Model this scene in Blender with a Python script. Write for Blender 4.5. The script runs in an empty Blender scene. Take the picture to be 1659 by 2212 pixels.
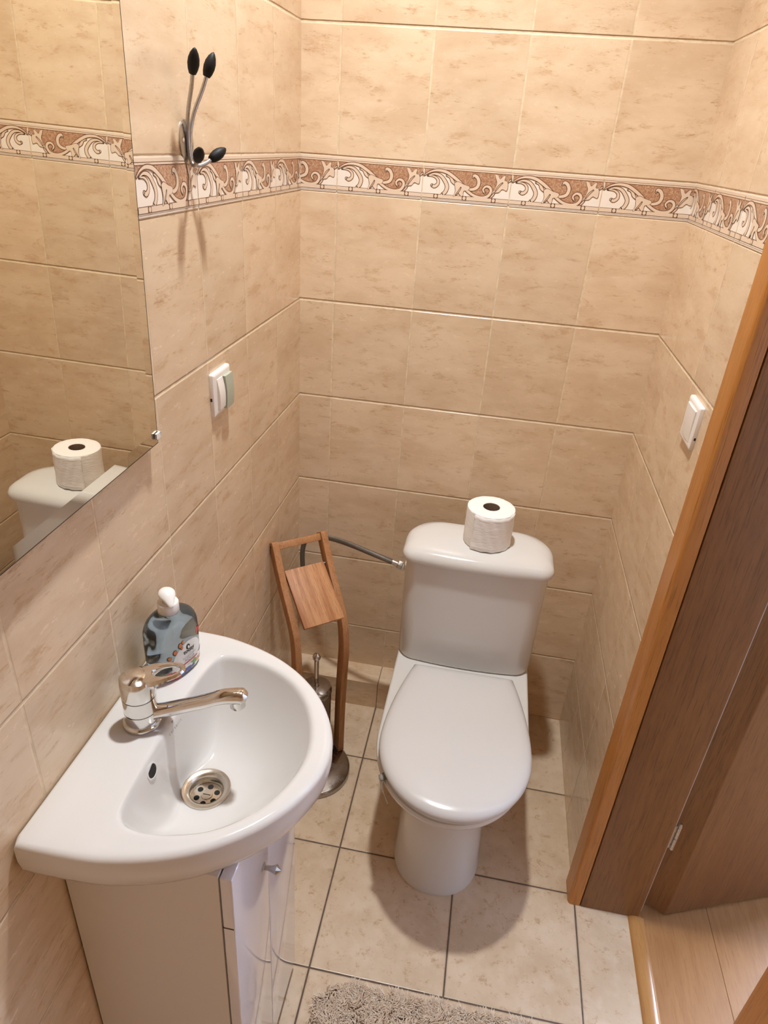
import bpy, bmesh, math, random
from mathutils import Vector, Matrix
from mathutils.geometry import tessellate_polygon
random.seed(7)
C = bpy.context.scene.collection
sc = bpy.context.scene
PI = math.pi
# ------------------------------------------------------------------ room numbers (metres)
W = 0.8953; NEAR = -2.0; CEIL = 2.90
PW = 0.203; PH = 0.2555; AB = 0.0891; AL = 0.1937; AR = 0.1741
ZB = 1.5352; HB = 0.0757
FX, FY, FS = 0.2901, -0.3009, 0.3052
D0, D1 = -0.6300, -1.262          # doorway edges along the right wall

# ------------------------------------------------------------------ materials
def new_mat(name):
    m = bpy.data.materials.new(name); m.use_nodes = True
    nt = m.node_tree; b = nt.nodes['Principled BSDF']
    return m, nt, b
def simple(name, col, rough=0.5, metal=0.0, **kw):
    m, nt, b = new_mat(name)
    b.inputs['Base Color'].default_value = (*col, 1)
    b.inputs['Roughness'].default_value = rough
    b.inputs['Metallic'].default_value = metal
    for k, v in kw.items(): b.inputs[k.replace('_', ' ')].default_value = v
    return m
class N:
    """small node helper"""
    def __init__(s, nt): s.nt = nt
    def new(s, t, **kw):
        n = s.nt.nodes.new(t)
        for k, v in kw.items(): setattr(n, k, v)
        return n
    def link(s, a, b): s.nt.links.new(a, b)
    def math(s, op, a, b=None, c=None):
        n = s.new('ShaderNodeMath', operation=op)
        for i, x in enumerate((a, b, c)):
            if x is None: continue
            if isinstance(x, (int, float)): n.inputs[i].default_value = x
            else: s.link(x, n.inputs[i])
        return n.outputs[0]
    def mr(s, x, a, b, c=0.0, d=1.0, smooth=True):
        n = s.new('ShaderNodeMapRange'); n.interpolation_type = 'SMOOTHSTEP' if smooth else 'LINEAR'
        s.link(x, n.inputs[0])
        for i, v in zip((1, 2, 3, 4), (a, b, c, d)): n.inputs[i].default_value = v
        return n.outputs[0]
    def mix(s, f, a, b, mode='MIX'):
        n = s.new('ShaderNodeMix', data_type='RGBA', blend_type=mode)
        for sock, x in ((n.inputs[0], f), (n.inputs[6], a), (n.inputs[7], b)):
            if isinstance(x, (int, float)): sock.default_value = x
            elif isinstance(x, tuple): sock.default_value = (*x, 1)
            else: s.link(x, sock)
        return n.outputs[2]
    def comb(s, x, y, z):
        n = s.new('ShaderNodeCombineXYZ')
        for i, v in enumerate((x, y, z)):
            if isinstance(v, (int, float)): n.inputs[i].default_value = v
            else: s.link(v, n.inputs[i])
        return n.outputs[0]
    def noise(s, vec, scale, detail=4, rough=0.55, dist=0.0):
        n = s.new('ShaderNodeTexNoise'); s.link(vec, n.inputs['Vector'])
        n.inputs['Scale'].default_value = scale; n.inputs['Detail'].default_value = detail
        n.inputs['Roughness'].default_value = rough; n.inputs['Distortion'].default_value = dist
        return n.outputs[0]

def tile_mat(name, ua, u0, pu, va, v0, pv, base, dark, light, grout, gw=0.0014, rough=0.22, band=None, streak=True, edge_dark=None, bump=0.35, bdist=0.0014, ub=1.0, sk=0.42):
    m, nt, b = new_mat(name); n = N(nt)
    tc = n.new('ShaderNodeTexCoord'); sp = n.new('ShaderNodeSeparateXYZ'); n.link(tc.outputs['Object'], sp.inputs[0])
    U = sp.outputs[ua]; V = sp.outputs[va]
    if band:
        up = n.math('GREATER_THAN', V, band[0] + 0.03)
        Vl = n.math('SUBTRACT', V, n.math('MULTIPLY', up, band[1]))
    else: Vl = V
    su = n.math('DIVIDE', n.math('SUBTRACT', U, u0), pu); sv = n.math('DIVIDE', n.math('SUBTRACT', Vl, v0), pv)
    fu = n.math('FRACT', su); fv = n.math('FRACT', sv)
    du = n.math('MULTIPLY', n.math('MINIMUM', fu, n.math('SUBTRACT', 1.0, fu)), pu)
    dv = n.math('MULTIPLY', n.math('MINIMUM', fv, n.math('SUBTRACT', 1.0, fv)), pv)
    wob = n.math('MULTIPLY', n.math('SUBTRACT', n.noise(tc.outputs['Object'], 35, 2), 0.5), 0.0010)
    d = n.math('ADD', n.math('MINIMUM', du, dv), wob)
    g = n.mr(d, gw * 0.8, gw * 1.25)                     # 0 in grout, 1 on tile
    cell = n.comb(n.math('FLOOR', su), n.math('FLOOR', sv), 3.0)
    wn = n.new('ShaderNodeTexWhiteNoise', noise_dimensions='3D'); n.link(cell, wn.inputs['Vector'])
    off = n.new('ShaderNodeVectorMath', operation='SCALE'); n.link(wn.outputs['Color'], off.inputs[0]); off.inputs['Scale'].default_value = 7.0
    st = n.comb(n.math('MULTIPLY', U, sk), V, 0.0) if streak else n.comb(U, V, 0.0)
    vec = n.new('ShaderNodeVectorMath', operation='ADD'); n.link(st, vec.inputs[0]); n.link(off.outputs[0], vec.inputs[1])
    vec = vec.outputs[0]
    big = n.noise(vec, 10, 8, 0.66, 0.25)
    mid = n.noise(vec, 38, 8, 0.74, 0.25)
    st2 = n.new('ShaderNodeVectorMath', operation='MULTIPLY'); n.link(vec, st2.inputs[0]); st2.inputs[1].default_value = (0.7, 1.5, 1)
    fine = n.noise(st2.outputs[0], 170, 4, 0.75)
    col = n.mix(n.mr(big, 0.36, 0.62), dark, base)
    col = n.mix(n.mr(n.noise(vec, 24, 3, 0.5, 0.1), 0.46, 0.72, 0.0, 0.5), col, light)
    col = n.mix(n.mr(mid, 0.48, 0.33, 0.0, 0.8), col, (dark[0] * 0.90, dark[1] * 0.83, dark[2] * 0.76))
    col = n.mix(n.math('MULTIPLY', n.mr(fine, 0.55, 0.66, 0.0, 0.8), n.mr(mid, 0.52, 0.40)), col, (dark[0] * 0.72, dark[1] * 0.62, dark[2] * 0.52))
    bri = n.mr(wn.outputs['Value'], 0, 1, 0.95, 1.04, False)
    col = n.mix(1.0, col, n.comb(bri, bri, bri), 'MULTIPLY')
    if edge_dark:
        col = n.mix(n.mr(d, gw * 3.5, gw * 0.9, 0.0, 0.45), col, edge_dark)
    gn = n.noise(tc.outputs['Object'], 60, 3)
    gc = n.mix(n.mr(gn, 0.35, 0.7), tuple(x * 0.8 for x in grout), grout)
    col = n.mix(g, gc, col)
    n.link(col, b.inputs['Base Color'])
    n.link(n.math('ADD', n.math('MULTIPLY', n.math('SUBTRACT', 1.0, g), 0.5), n.mr(mid, 0.3, 0.7, rough * 0.85, rough * 1.3)), b.inputs['Roughness'])
    hv = n.mr(n.math('ADD', dv, wob), gw * 0.5, gw * 2.2); hu = n.mr(n.math('ADD', du, wob), gw * 0.5, gw * 2.2)
    h = n.math('ADD', n.math('MULTIPLY', hv, n.math('ADD', n.math('MULTIPLY', hu, ub), 1.0 - ub)), n.math('MULTIPLY', n.math('ADD', big, n.math('MULTIPLY', fine, 0.25)), 0.025))
    bp = n.new('ShaderNodeBump'); bp.inputs['Strength'].default_value = bump; bp.inputs['Distance'].default_value = bdist
    n.link(h, bp.inputs['Height']); n.link(bp.outputs[0], b.inputs['Normal'])
    return m

TB, TD, TL = (0.715, 0.545, 0.37), (0.625, 0.455, 0.295), (0.75, 0.60, 0.425)
TG = (0.76, 0.60, 0.40)
def wall_mat(name, ua, u0): return tile_mat(name, ua, u0, PW, 2, ZB, PH, TB, TD, TL, TG, band=(ZB, HB), bump=0.85, bdist=0.0024, gw=0.0018, ub=0.25, sk=0.42 if ua == 0 else 0.34)
M_back = wall_mat('beige_wall_tile_back', 0, AB)
M_left = wall_mat('beige_wall_tile_left', 1, -AL)
M_right = wall_mat('beige_wall_tile_right', 1, -AR)
M_near = wall_mat('beige_wall_tile_near', 0, AB)
M_floor = tile_mat('beige_floor_tile', 0, FX, FS, 1, FY, FS, (0.64, 0.495, 0.345), (0.56, 0.415, 0.275), (0.70, 0.56, 0.415), (0.13, 0.085, 0.055), gw=0.0019, rough=0.30, streak=False, edge_dark=(0.42, 0.30, 0.20), bump=0.35)
M_ledge_top = tile_mat('beige_ledge_tile_top', 0, 0.291, 0.3, 1, 0.4, 1.0, (0.66, 0.51, 0.36), TD, TL, (0.30, 0.21, 0.14), gw=0.0014, rough=0.25)
M_ledge_front = tile_mat('beige_ledge_tile_front', 0, 0.291, 0.3, 2, -0.5, 2.0, TB, TD, TL, (0.34, 0.24, 0.16), gw=0.0014, rough=0.25)

def wood_mat(name, axis, c0, c1, c2, scale=1.0, rough=0.4, stretch=14, bump=0.12, pores=0.55):
    m, nt, b = new_mat(name); n = N(nt)
    tc = n.new('ShaderNodeTexCoord'); mp = n.new('ShaderNodeMapping'); n.link(tc.outputs['Object'], mp.inputs[0])
    s = [stretch * scale] * 3; s[axis] = scale; mp.inputs['Scale'].default_value = s
    v = mp.outputs[0]
    a = n.noise(v, 3.0, 5, 0.6, 1.2); f = n.noise(v, 22, 4, 0.65, 0.3); mp2 = n.new('ShaderNodeMapping'); n.link(tc.outputs['Object'], mp2.inputs[0]); s2 = [420.0] * 3; s2[axis] = 9.0; mp2.inputs['Scale'].default_value = s2
    p = n.noise(mp2.outputs[0], 1.0, 3, 0.6)
    col = n.mix(n.mr(a, 0.33, 0.66), c0, c1)
    col = n.mix(n.mr(f, 0.50, 0.72, 0, 0.8), col, c2)
    col = n.mix(n.mr(p, 0.54, 0.70, 0, pores), col, tuple(x * 0.42 for x in c2))
    n.link(col, b.inputs['Base Color']); b.inputs['Roughness'].default_value = rough
    bp = n.new('ShaderNodeBump'); bp.inputs['Strength'].default_value = bump; bp.inputs['Distance'].default_value = 0.001
    n.link(n.math('ADD', f, p), bp.inputs['Height']); n.link(bp.outputs[0], b.inputs['Normal'])
    return m
M_oak_shaded = wood_mat('oak_wood_shaded', 2, (0.235, 0.100, 0.029), (0.200, 0.080, 0.022), (0.140, 0.052, 0.014), 1.0, 0.52)  # same oak as the casing, with the doorway's shade put into its colour
M_oak_lit = wood_mat('oak_wood_lit', 2, (0.50, 0.205, 0.042), (0.45, 0.175, 0.034), (0.36, 0.130, 0.024), 1.0, 0.36)  # brighter copy of that oak, coloured as lit, for the room-side casing
M_bamboo = wood_mat('bamboo_wood', 2, (0.46, 0.22, 0.085), (0.38, 0.165, 0.060), (0.27, 0.10, 0.036), 2.2, 0.5)
def board_mat():
    m, nt, b = new_mat('bamboo_strip_board'); n = N(nt); tc = n.new('ShaderNodeTexCoord')
    def dot(v):
        d = n.new('ShaderNodeVectorMath', operation='DOT_PRODUCT'); n.link(tc.outputs['Object'], d.inputs[0]); d.inputs[1].default_value = v; return d.outputs['Value']
    a_ = math.radians(40); u = dot((math.cos(a_), math.sin(a_), 0)); w = dot((math.sin(a_) * 0.8, -math.cos(a_) * 0.8, -0.6))
    big = n.noise(n.comb(n.math('MULTIPLY', u, 42), n.math('MULTIPLY', w, 2.0), 0.0), 1.0, 2, 0.5)
    fib = n.noise(n.comb(n.math('MULTIPLY', u, 520), n.math('MULTIPLY', w, 28), 0.0), 1.0, 4, 0.65)
    col = n.mix(n.mr(big, 0.38, 0.62), (0.36, 0.140, 0.048), (0.54, 0.27, 0.115))
    col = n.mix(n.mr(fib, 0.48, 0.66, 0, 0.7), col, (0.25, 0.085, 0.030))
    n.link(col, b.inputs['Base Color']); b.inputs['Roughness'].default_value = 0.55; return m
M_bamboo_board = board_mat()
M_lam = wood_mat('beech_laminate', 1, (0.38, 0.190, 0.076), (0.34, 0.165, 0.064), (0.29, 0.135, 0.050), 0.9, 0.26, 12, 0.02, 0.15)
M_thresh = wood_mat('beech_threshold_profile', 1, (0.44, 0.220, 0.074), (0.40, 0.195, 0.063), (0.34, 0.160, 0.050), 1.2, 0.22, 12, 0.02, 0.1)

def ceramic(name, col, rough=0.09):
    m, nt, b = new_mat(name); n = N(nt)
    b.inputs['Base Color'].default_value = (*col, 1); b.inputs['Roughness'].default_value = rough
    tc = n.new('ShaderNodeTexCoord'); x = n.noise(tc.outputs['Object'], 9, 2)
    bp = n.new('ShaderNodeBump'); bp.inputs['Strength'].default_value = 0.03; bp.inputs['Distance'].default_value = 0.002
    n.link(x, bp.inputs['Height']); n.link(bp.outputs[0], b.inputs['Normal'])
    return m
M_basin = ceramic('white_glazed_basin', (0.69, 0.665, 0.635), 0.11)
M_toilet = ceramic('white_glazed_toilet', (0.67, 0.65, 0.615), 0.12)
M_seat = simple('white_seat_plastic', (0.62, 0.60, 0.575), 0.24)
def chrome_mat(name, col, r0, r1, sc_=40):
    m, nt, b = new_mat(name); n = N(nt)
    b.inputs['Base Color'].default_value = (*col, 1); b.inputs['Metallic'].default_value = 1
    tc = n.new('ShaderNodeTexCoord'); n.link(n.mr(n.noise(tc.outputs['Object'], sc_, 4), 0.35, 0.7, r0, r1), b.inputs['Roughness'])
    return m
M_chrome = chrome_mat('chrome', (0.74, 0.73, 0.71), 0.04, 0.16)
M_steel = chrome_mat('brushed_steel', (0.62, 0.59, 0.55), 0.18, 0.34)
M_dullsteel = chrome_mat('dull_dark_steel', (0.40, 0.36, 0.33), 0.16, 0.32)
M_satin = chrome_mat('satin_nickel', (0.50, 0.48, 0.45), 0.26, 0.38)
M_drain = chrome_mat('worn_drain_steel', (0.66, 0.60, 0.51), 0.16, 0.30, 25)
M_l_grey_light = simple('grey_rubber_seal', (0.45, 0.44, 0.43), 0.5)
M_black = simple('black_rubber', (0.008, 0.007, 0.006), 0.55, Specular_IOR_Level=0.25)
M_dark = simple('dark_hole', (0.012, 0.010, 0.008), 0.8)
M_whitepl = simple('white_plastic', (0.80, 0.77, 0.73), 0.28)
M_switch = simple('white_switch_plastic', (0.82, 0.77, 0.71), 0.3)
M_green = simple('pale_green_translucent_plastic', (0.47, 0.50, 0.39), 0.32, Transmission_Weight=0.12, IOR=1.4)
M_clear = simple('clear_soft_plastic', (0.86, 0.85, 0.82), 0.22, Transmission_Weight=0.72, IOR=1.2)
M_foil = simple('white_gloss_foil', (0.74, 0.72, 0.76), 0.10, Coat_Weight=0.7, Coat_Roughness=0.02)
M_carc = simple('white_melamine', (0.70, 0.66, 0.62), 0.42)
M_gap = simple('shadow_gap_brown', (0.05, 0.035, 0.025), 0.8)
M_paper = None
def paper_mat():
    m, nt, b = new_mat('crepe_toilet_paper'); n = N(nt)
    b.inputs['Base Color'].default_value = (0.86, 0.83, 0.79, 1); b.inputs['Roughness'].default_value = 0.9
    tc = n.new('ShaderNodeTexCoord'); mp = n.new('ShaderNodeMapping'); mp.inputs['Scale'].default_value = (1, 1, 5); n.link(tc.outputs['Object'], mp.inputs[0])
    h = n.math('ADD', n.noise(mp.outputs[0], 60, 4), n.math('MULTIPLY', n.noise(tc.outputs['Object'], 28, 2), 0.9))
    bp = n.new('ShaderNodeBump'); bp.inputs['Strength'].default_value = 0.6; bp.inputs['Distance'].default_value = 0.0018
    n.link(h, bp.inputs['Height']); n.link(bp.outputs[0], b.inputs['Normal']); return m
M_paper = paper_mat()
M_card = simple('grey_brown_cardboard', (0.23, 0.15, 0.10), 0.9)
M_mirror = simple('mirror_silver', (0.84, 0.80, 0.69), 0.0, 1.0)
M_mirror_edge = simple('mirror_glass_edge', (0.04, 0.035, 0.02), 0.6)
M_liquid = simple('blue_grey_soap_bottle', (0.33, 0.395, 0.43), 0.03, Transmission_Weight=0.88, IOR=1.36)
M_band_white = simple('border_white_glaze', (0.83, 0.75, 0.65), 0.2)
M_band_cream = simple('border_cream_glaze', (0.73, 0.575, 0.43), 0.2)
M_band_line = simple('border_dark_brown_line', (0.17, 0.070, 0.033), 0.3)
def band_brown():
    m, nt, b = new_mat('border_speckled_brown'); n = N(nt); tc = n.new('ShaderNodeTexCoord')
    a = n.noise(tc.outputs['Object'], 260, 4, 0.7, 1.0)
    n.link(n.mix(n.mr(a, 0.42, 0.66), (0.37, 0.180, 0.095), (0.57, 0.385, 0.25)), b.inputs['Base Color']); b.inputs['Roughness'].default_value = 0.25
    return m
M_band_brown = band_brown()
M_plaster = simple('white_plaster', (0.80, 0.79, 0.77), 0.9)
M_hallpaint = simple('pale_hall_paint', (0.74, 0.73, 0.71), 0.9)
def rug_mat():
    m, nt, b = new_mat('beige_shag_pile'); n = N(nt); tc = n.new('ShaderNodeTexCoord')
    a = n.noise(tc.outputs['Object'], 110, 3); c = n.noise(tc.outputs['Object'], 18, 3)
    col = n.mix(n.mr(a, 0.3, 0.7), (0.60, 0.47, 0.345), (0.80, 0.67, 0.53)); col = n.mix(n.mr(c, 0.35, 0.7, 0, 0.6), col, (0.68, 0.545, 0.415))
    n.link(col, b.inputs['Base Color']); b.inputs['Roughness'].default_value = 0.95; return m
M_rug = rug_mat()
def braid_mat():
    m, nt, b = new_mat('braided_hose_steel'); n = N(nt)
    uv = n.new('ShaderNodeUVMap'); w = n.new('ShaderNodeTexWave'); w.wave_type = 'BANDS'; w.bands_direction = 'DIAGONAL'
    mp = n.new('ShaderNodeMapping'); mp.inputs['Scale'].default_value = (14, 160, 1); n.link(uv.outputs[0], mp.inputs[0]); n.link(mp.outputs[0], w.inputs['Vector']); w.inputs['Scale'].default_value = 1.0
    n.link(n.mix(w.outputs[1], (0.06, 0.055, 0.05), (0.34, 0.31, 0.27)), b.inputs['Base Color']); b.inputs['Metallic'].default_value = 0.8; b.inputs['Roughness'].default_value = 0.38
    bp = n.new('ShaderNodeBump'); bp.inputs['Strength'].default_value = 0.5; bp.inputs['Distance'].default_value = 0.0006
    n.link(w.outputs[1], bp.inputs['Height']); n.link(bp.outputs[0], b.inputs['Normal']); return m
M_braid = braid_mat()
def flat(name, c, r=0.3): return simple(name, c, r)
M_l_white = flat('label_white', (0.82, 0.81, 0.78)); M_l_black = flat('label_black', (0.015, 0.014, 0.014)); M_l_red = flat('label_red', (0.55, 0.05, 0.045))
M_l_pink = flat('label_coral', (0.62, 0.13, 0.12)); M_l_orange = flat('label_orange', (0.70, 0.20, 0.05)); M_l_green = flat('label_green', (0.16, 0.36, 0.10))
M_l_yellow = flat('label_yellow', (0.75, 0.50, 0.08)); M_l_blue = flat('label_blue', (0.08, 0.11, 0.33)); M_l_violet = flat('label_violet', (0.30, 0.22, 0.45)); M_l_grey = flat('label_grey', (0.30, 0.30, 0.32))

# ------------------------------------------------------------------ mesh helpers
class MB:
    def __init__(s): s.v = []; s.f = []; s.mi = []; s.uv = None
    def add(s, verts, faces, mi=0):
        o = len(s.v); s.v += [tuple(p) for p in verts]; s.f += [tuple(i + o for i in f) for f in faces]; s.mi += [mi] * len(faces); return s
    def box(s, x0, x1, y0, y1, z0, z1, mi=0):
        v = [(x, y, z) for z in (z0, z1) for y in (y0, y1) for x in (x0, x1)]
        return s.add(v, [(0, 2, 3, 1), (4, 5, 7, 6), (0, 1, 5, 4), (2, 6, 7, 3), (0, 4, 6, 2), (1, 3, 7, 5)], mi)
    def prism(s, poly, z0, z1, mi=0):
        n = len(poly); v = [(p[0], p[1], z0) for p in poly] + [(p[0], p[1], z1) for p in poly]
        f = [tuple(range(n - 1, -1, -1)), tuple(range(n, 2 * n))] + [(i, (i + 1) % n, n + (i + 1) % n, n + i) for i in range(n)]
        return s.add(v, f, mi)
    def loft(s, rings, cap0=True, cap1=True, mi=0):
        n = len(rings[0]); v = [p for r in rings for p in r]; f = []
        for k in range(len(rings) - 1):
            for i in range(n):
                j = (i + 1) % n; f.append((k * n + i, k * n + j, (k + 1) * n + j, (k + 1) * n + i))
        if cap0: f.append(tuple(range(n - 1, -1, -1)))
        if cap1: f.append(tuple((len(rings) - 1) * n + i for i in range(n)))
        return s.add(v, f, mi)
    def lathe(s, prof, o=(0, 0, 0), ax=(0, 0, 1), n=32, cap0=True, cap1=True, mi=0):
        ax = Vector(ax).normalized(); t = Vector((1, 0, 0)) if abs(ax.x) < 0.9 else Vector((0, 1, 0))
        a = ax.cross(t).normalized(); b = ax.cross(a); o = Vector(o)
        rings = [[o + ax * h + (a * math.cos(2 * PI * i / n) + b * math.sin(2 * PI * i / n)) * r for i in range(n)] for r, h in prof]
        return s.loft(rings, cap0, cap1, mi)
    def tube(s, pts, rad, n=14, cap=True, mi=0, flat_=None, up=None):
        pts = [Vector(p) for p in pts]; m = len(pts)
        if not hasattr(rad, '__len__'): rad = [rad] * m
        rings = []; prev = None
        for k in range(m):
            t = (pts[min(k + 1, m - 1)] - pts[max(k - 1, 0)]).normalized()
            if prev is None:
                u0 = Vector(up) if up else (Vector((0, 0, 1)) if abs(t.z) < 0.9 else Vector((1, 0, 0)))
                a = (u0 - t * u0.dot(t)).normalized()
            else: a = (prev - t * prev.dot(t)).normalized()
            prev = a; b = t.cross(a); fl = flat_[k] if flat_ else 1.0
            rings.append([pts[k] + (a * math.cos(2 * PI * i / n) * fl + b * math.sin(2 * PI * i / n)) * rad[k] for i in range(n)])
        return s.loft(rings, cap, cap, mi)
    def bevel(s, w, seg=3, angle=40):
        bm = bmesh.new(); vs = [bm.verts.new(p) for p in s.v]; bm.verts.ensure_lookup_table()
        for f, mi in zip(s.f, s.mi):
            try: bf = bm.faces.new([vs[i] for i in f]); bf.material_index = mi
            except ValueError: pass
        bmesh.ops.recalc_face_normals(bm, faces=bm.faces); bm.normal_update()
        ed = [e for e in bm.edges if len(e.link_faces) == 2 and e.calc_face_angle(0) > math.radians(angle)]
        bmesh.ops.bevel(bm, geom=ed, offset=w, segments=seg, profile=0.5, affect='EDGES', clamp_overlap=True)
        bm.verts.index_update(); s.v = [tuple(v.co) for v in bm.verts]; s.f = [tuple(v.index for v in f.verts) for f in bm.faces]; s.mi = [f.material_index for f in bm.faces]; bm.free(); return s
    def xf(s, M): s.v = [tuple(M @ Vector(p)) for p in s.v]; return s

def wloc(o):
    l = Vector((0, 0, 0))
    while o: l += o.location; o = o.parent
    return l
def obj(name, mb, mats, parent=None, smooth=35, loc=None, recalc=True):
    me = bpy.data.meshes.new(name); o = bpy.data.objects.new(name, me); C.objects.link(o)
    if parent: o.parent = parent
    if loc is not None: o.location = Vector(loc) - (wloc(parent) if parent else Vector((0, 0, 0)))
    L = wloc(o)
    me.from_pydata([tuple(Vector(p) - L) for p in mb.v], [], mb.f)
    for m in (mats if isinstance(mats, (list, tuple)) else [mats]): me.materials.append(m)
    me.polygons.foreach_set('material_index', mb.mi)
    if recalc:
        bm = bmesh.new(); bm.from_mesh(me); bmesh.ops.recalc_face_normals(bm, faces=bm.faces); bm.to_mesh(me); bm.free()
    if smooth:
        me.shade_smooth(); me.set_sharp_from_angle(angle=math.radians(smooth))
    me.update(); return o
def tag(o, label, cat, group=None, kind=None):
    if label: o['label'] = label
    if cat: o['category'] = cat
    if group: o['group'] = group
    if kind: o['kind'] = kind
    return o
def thing(name, label, cat, loc, group=None):
    o = bpy.data.objects.new(name, None); C.objects.link(o); o.location = loc; o.empty_display_size = 0.02
    return tag(o, label, cat, group)
def struct(name, mb, mats, parent=None, **kw):
    o = obj(name, mb, mats, parent, **kw)
    if not parent: o['kind'] = 'structure'
    return o
def crom(pts, n=8):
    """Catmull-Rom through tuples of any length"""
    P = [pts[0]] + list(pts) + [pts[-1]]; out = []
    for k in range(1, len(P) - 2):
        a, b, c, d = P[k - 1], P[k], P[k + 1], P[k + 2]
        for i in range(n):
            t = i / n
            out.append(tuple(0.5 * (2 * b[j] + (c[j] - a[j]) * t + (2 * a[j] - 5 * b[j] + 4 * c[j] - d[j]) * t * t + (3 * b[j] - a[j] - 3 * c[j] + d[j]) * t ** 3) for j in range(len(b))))
    out.append(tuple(pts[-1])); return out
def lerp(a, b, t): return a + (b - a) * t
def interp(tab, x):
    if x <= tab[0][0]: return tab[0][1]
    for (x0, y0), (x1, y1) in zip(tab, tab[1:]):
        if x <= x1: return lerp(y0, y1, (x - x0) / (x1 - x0))
    return tab[-1][1]
def text_mesh(txt, size, spacing=1.0, bold=0.0):
    cu = bpy.data.curves.new('tmp_text', 'FONT'); cu.body = txt; cu.size = size; cu.align_x = 'CENTER'; cu.space_character = spacing; cu.offset = bold; cu.resolution_u = 3
    o = bpy.data.objects.new('tmp_text', cu); C.objects.link(o); bpy.context.view_layer.update()
    me = bpy.data.meshes.new_from_object(o.evaluated_get(bpy.context.evaluated_depsgraph_get()))
    v = [tuple(p.co) for p in me.vertices]; f = [tuple(p.vertices) for p in me.polygons]
    bpy.data.objects.remove(o); bpy.data.curves.remove(cu); bpy.data.meshes.remove(me)
    return v, f

# ------------------------------------------------------------------ the setting
struct('floor', MB().box(0, 1.035, NEAR, 0, -0.05, 0), M_floor, smooth=0)
struct('wall_back', MB().box(-0.08, W + 0.08, 0, 0.08, 0, CEIL), M_back, smooth=0)
struct('wall_left', MB().box(-0.08, 0, NEAR, 0, 0, CEIL), M_left, smooth=0)
DH = 2.05
wr = MB().box(W, W + 0.14, D0 + 0.02, 0, 0, CEIL).box(W, W + 0.14, NEAR, D1 - 0.02, 0, CEIL).box(W, W + 0.14, D1 - 0.02, D0 + 0.02, DH, CEIL)
struct('wall_right', wr, M_right, smooth=0)
struct('wall_near', MB().box(-0.08, W + 0.08, NEAR - 0.08, NEAR, 0, CEIL), M_near, smooth=0)
struct('ceiling', MB().box(-0.08, W + 0.14, NEAR - 0.08, 0.08, CEIL, CEIL + 0.06), M_plaster, smooth=0)
# tiled box along the foot of the back wall
led = MB().box(0, 0.47, -0.088, 0, 0, 0.103)
led.mi = [0] * 6; led.mi[1] = 1
struct('trim_4', led, [M_ledge_front, M_ledge_top], smooth=0)

# border tiles: one pattern, repeated round three walls
def PX(x, y):
    v = (y - (95 + (x - 230) * 0.0765)) / 191.0
    return ((x + v * 15 - 230) / 460 * 20.3, v * 7.57)
def ribbon(pts, n=7):
    """pts: (x, y, width px) -> list of convex polys for outline and fill"""
    P = crom([(*PX(x, y), w / 460 * 20.3) for x, y, w in pts], n)
    def strip(extra):
        polys = []; L = []; R = []
        for k, (u, v, w) in enumerate(P):
            a = P[max(k - 1, 0)]; b = P[min(k + 1, len(P) - 1)]
            dx, dy = b[0] - a[0], b[1] - a[1]; l = math.hypot(dx, dy) or 1e-6; h = w / 2 + extra
            L.append((u - dy / l * h, v + dx / l * h)); R.append((u + dy / l * h, v - dx / l * h))
        for k in range(len(P) - 1): polys.append([L[k], L[k + 1], R[k + 1], R[k]])
        for u, v, w in (P[0], P[-1]):
            h = w / 2 + extra; polys.append([(u + h * math.cos(2 * PI * i / 12), v + h * math.sin(2 * PI * i / 12)) for i in range(12)])
        return polys
    return strip(0.105), strip(-0.045)
def shape(pts, n=5):
    P = crom([PX(x, y) for x, y in pts + pts[:1]], n)[:-1]
    cx = sum(p[0] for p in P) / len(P); cy = sum(p[1] for p in P) / len(P)
    O = []
    for u, v in P:
        d = math.hypot(u - cx, v - cy) or 1; k = (d + 0.11) / d; O.append((cx + (u - cx) * k, cy + (v - cy) * k))
    def tri(q):
        return [[q[i] for i in t] for t in tessellate_polygon([[Vector((a, b, 0)) for a, b in q]])]
    return tri(O), tri(P)
PAT = []                                            # (layer height mm, material index, polys)
def vtop(v): return [[(0.12, v[0]), (20.18, v[0]), (20.18, v[1]), (0.12, v[1])]]
PAT.append((1.0, 0, vtop((0.0, 7.57))))              # white ground
PAT.append((1.9, 1, vtop((0.16, 0.62)))); PAT.append((1.5, 1, vtop((0.68, 0.98)))); PAT.append((1.6, 2, vtop((0.615, 0.685)))); PAT.append((1.4, 2, vtop((0.975, 1.06))))
vine = [(232, 158), (262, 140), (300, 132), (345, 140), (385, 165), (425, 200), (455, 235), (490, 262), (530, 275), (565, 268), (582, 243), (576, 222), (556, 216), (541, 232), (549, 250)]
split = [PX(x, y) for x, y in vine[:10]] + [PX(600, 235), PX(640, 200), PX(668, 185), PX(686, 172)]
bp_ = [[a, b, (b[0], 1.0), (a[0], 1.0)] for a, b in zip(split, split[1:]) if b[0] > a[0]]
PAT.append((1.15, 3, bp_))
def put(rs, h):
    PAT.append((h, 2, rs[0])); PAT.append((h + 0.12, 1, rs[1]))
put(ribbon([(252, 160, 5), (285, 150, 10), (318, 160, 14), (342, 190, 17), (352, 218, 18), (343, 245, 17), (327, 258, 13)]), 1.3)
put(ribbon([(250, 160, 4), (282, 163, 8), (303, 180, 12), (303, 203, 14), (286, 216, 15), (272, 210, 12)]), 1.3)
put(ribbon([(350, 160, 6), (368, 168, 10), (380, 188, 15), (392, 204, 8)]), 1.35)
put(ribbon([(445, 222, 8), (478, 232, 14), (508, 222, 17), (518, 195, 18), (510, 170, 17), (494, 160, 15), (487, 170, 9)]), 1.4)
put(ribbon([(x, y, w) for (x, y), w in zip(vine, [4, 8, 12, 15, 16, 15, 14, 14, 15, 15, 15, 14, 12, 10, 8])]), 1.6)
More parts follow.
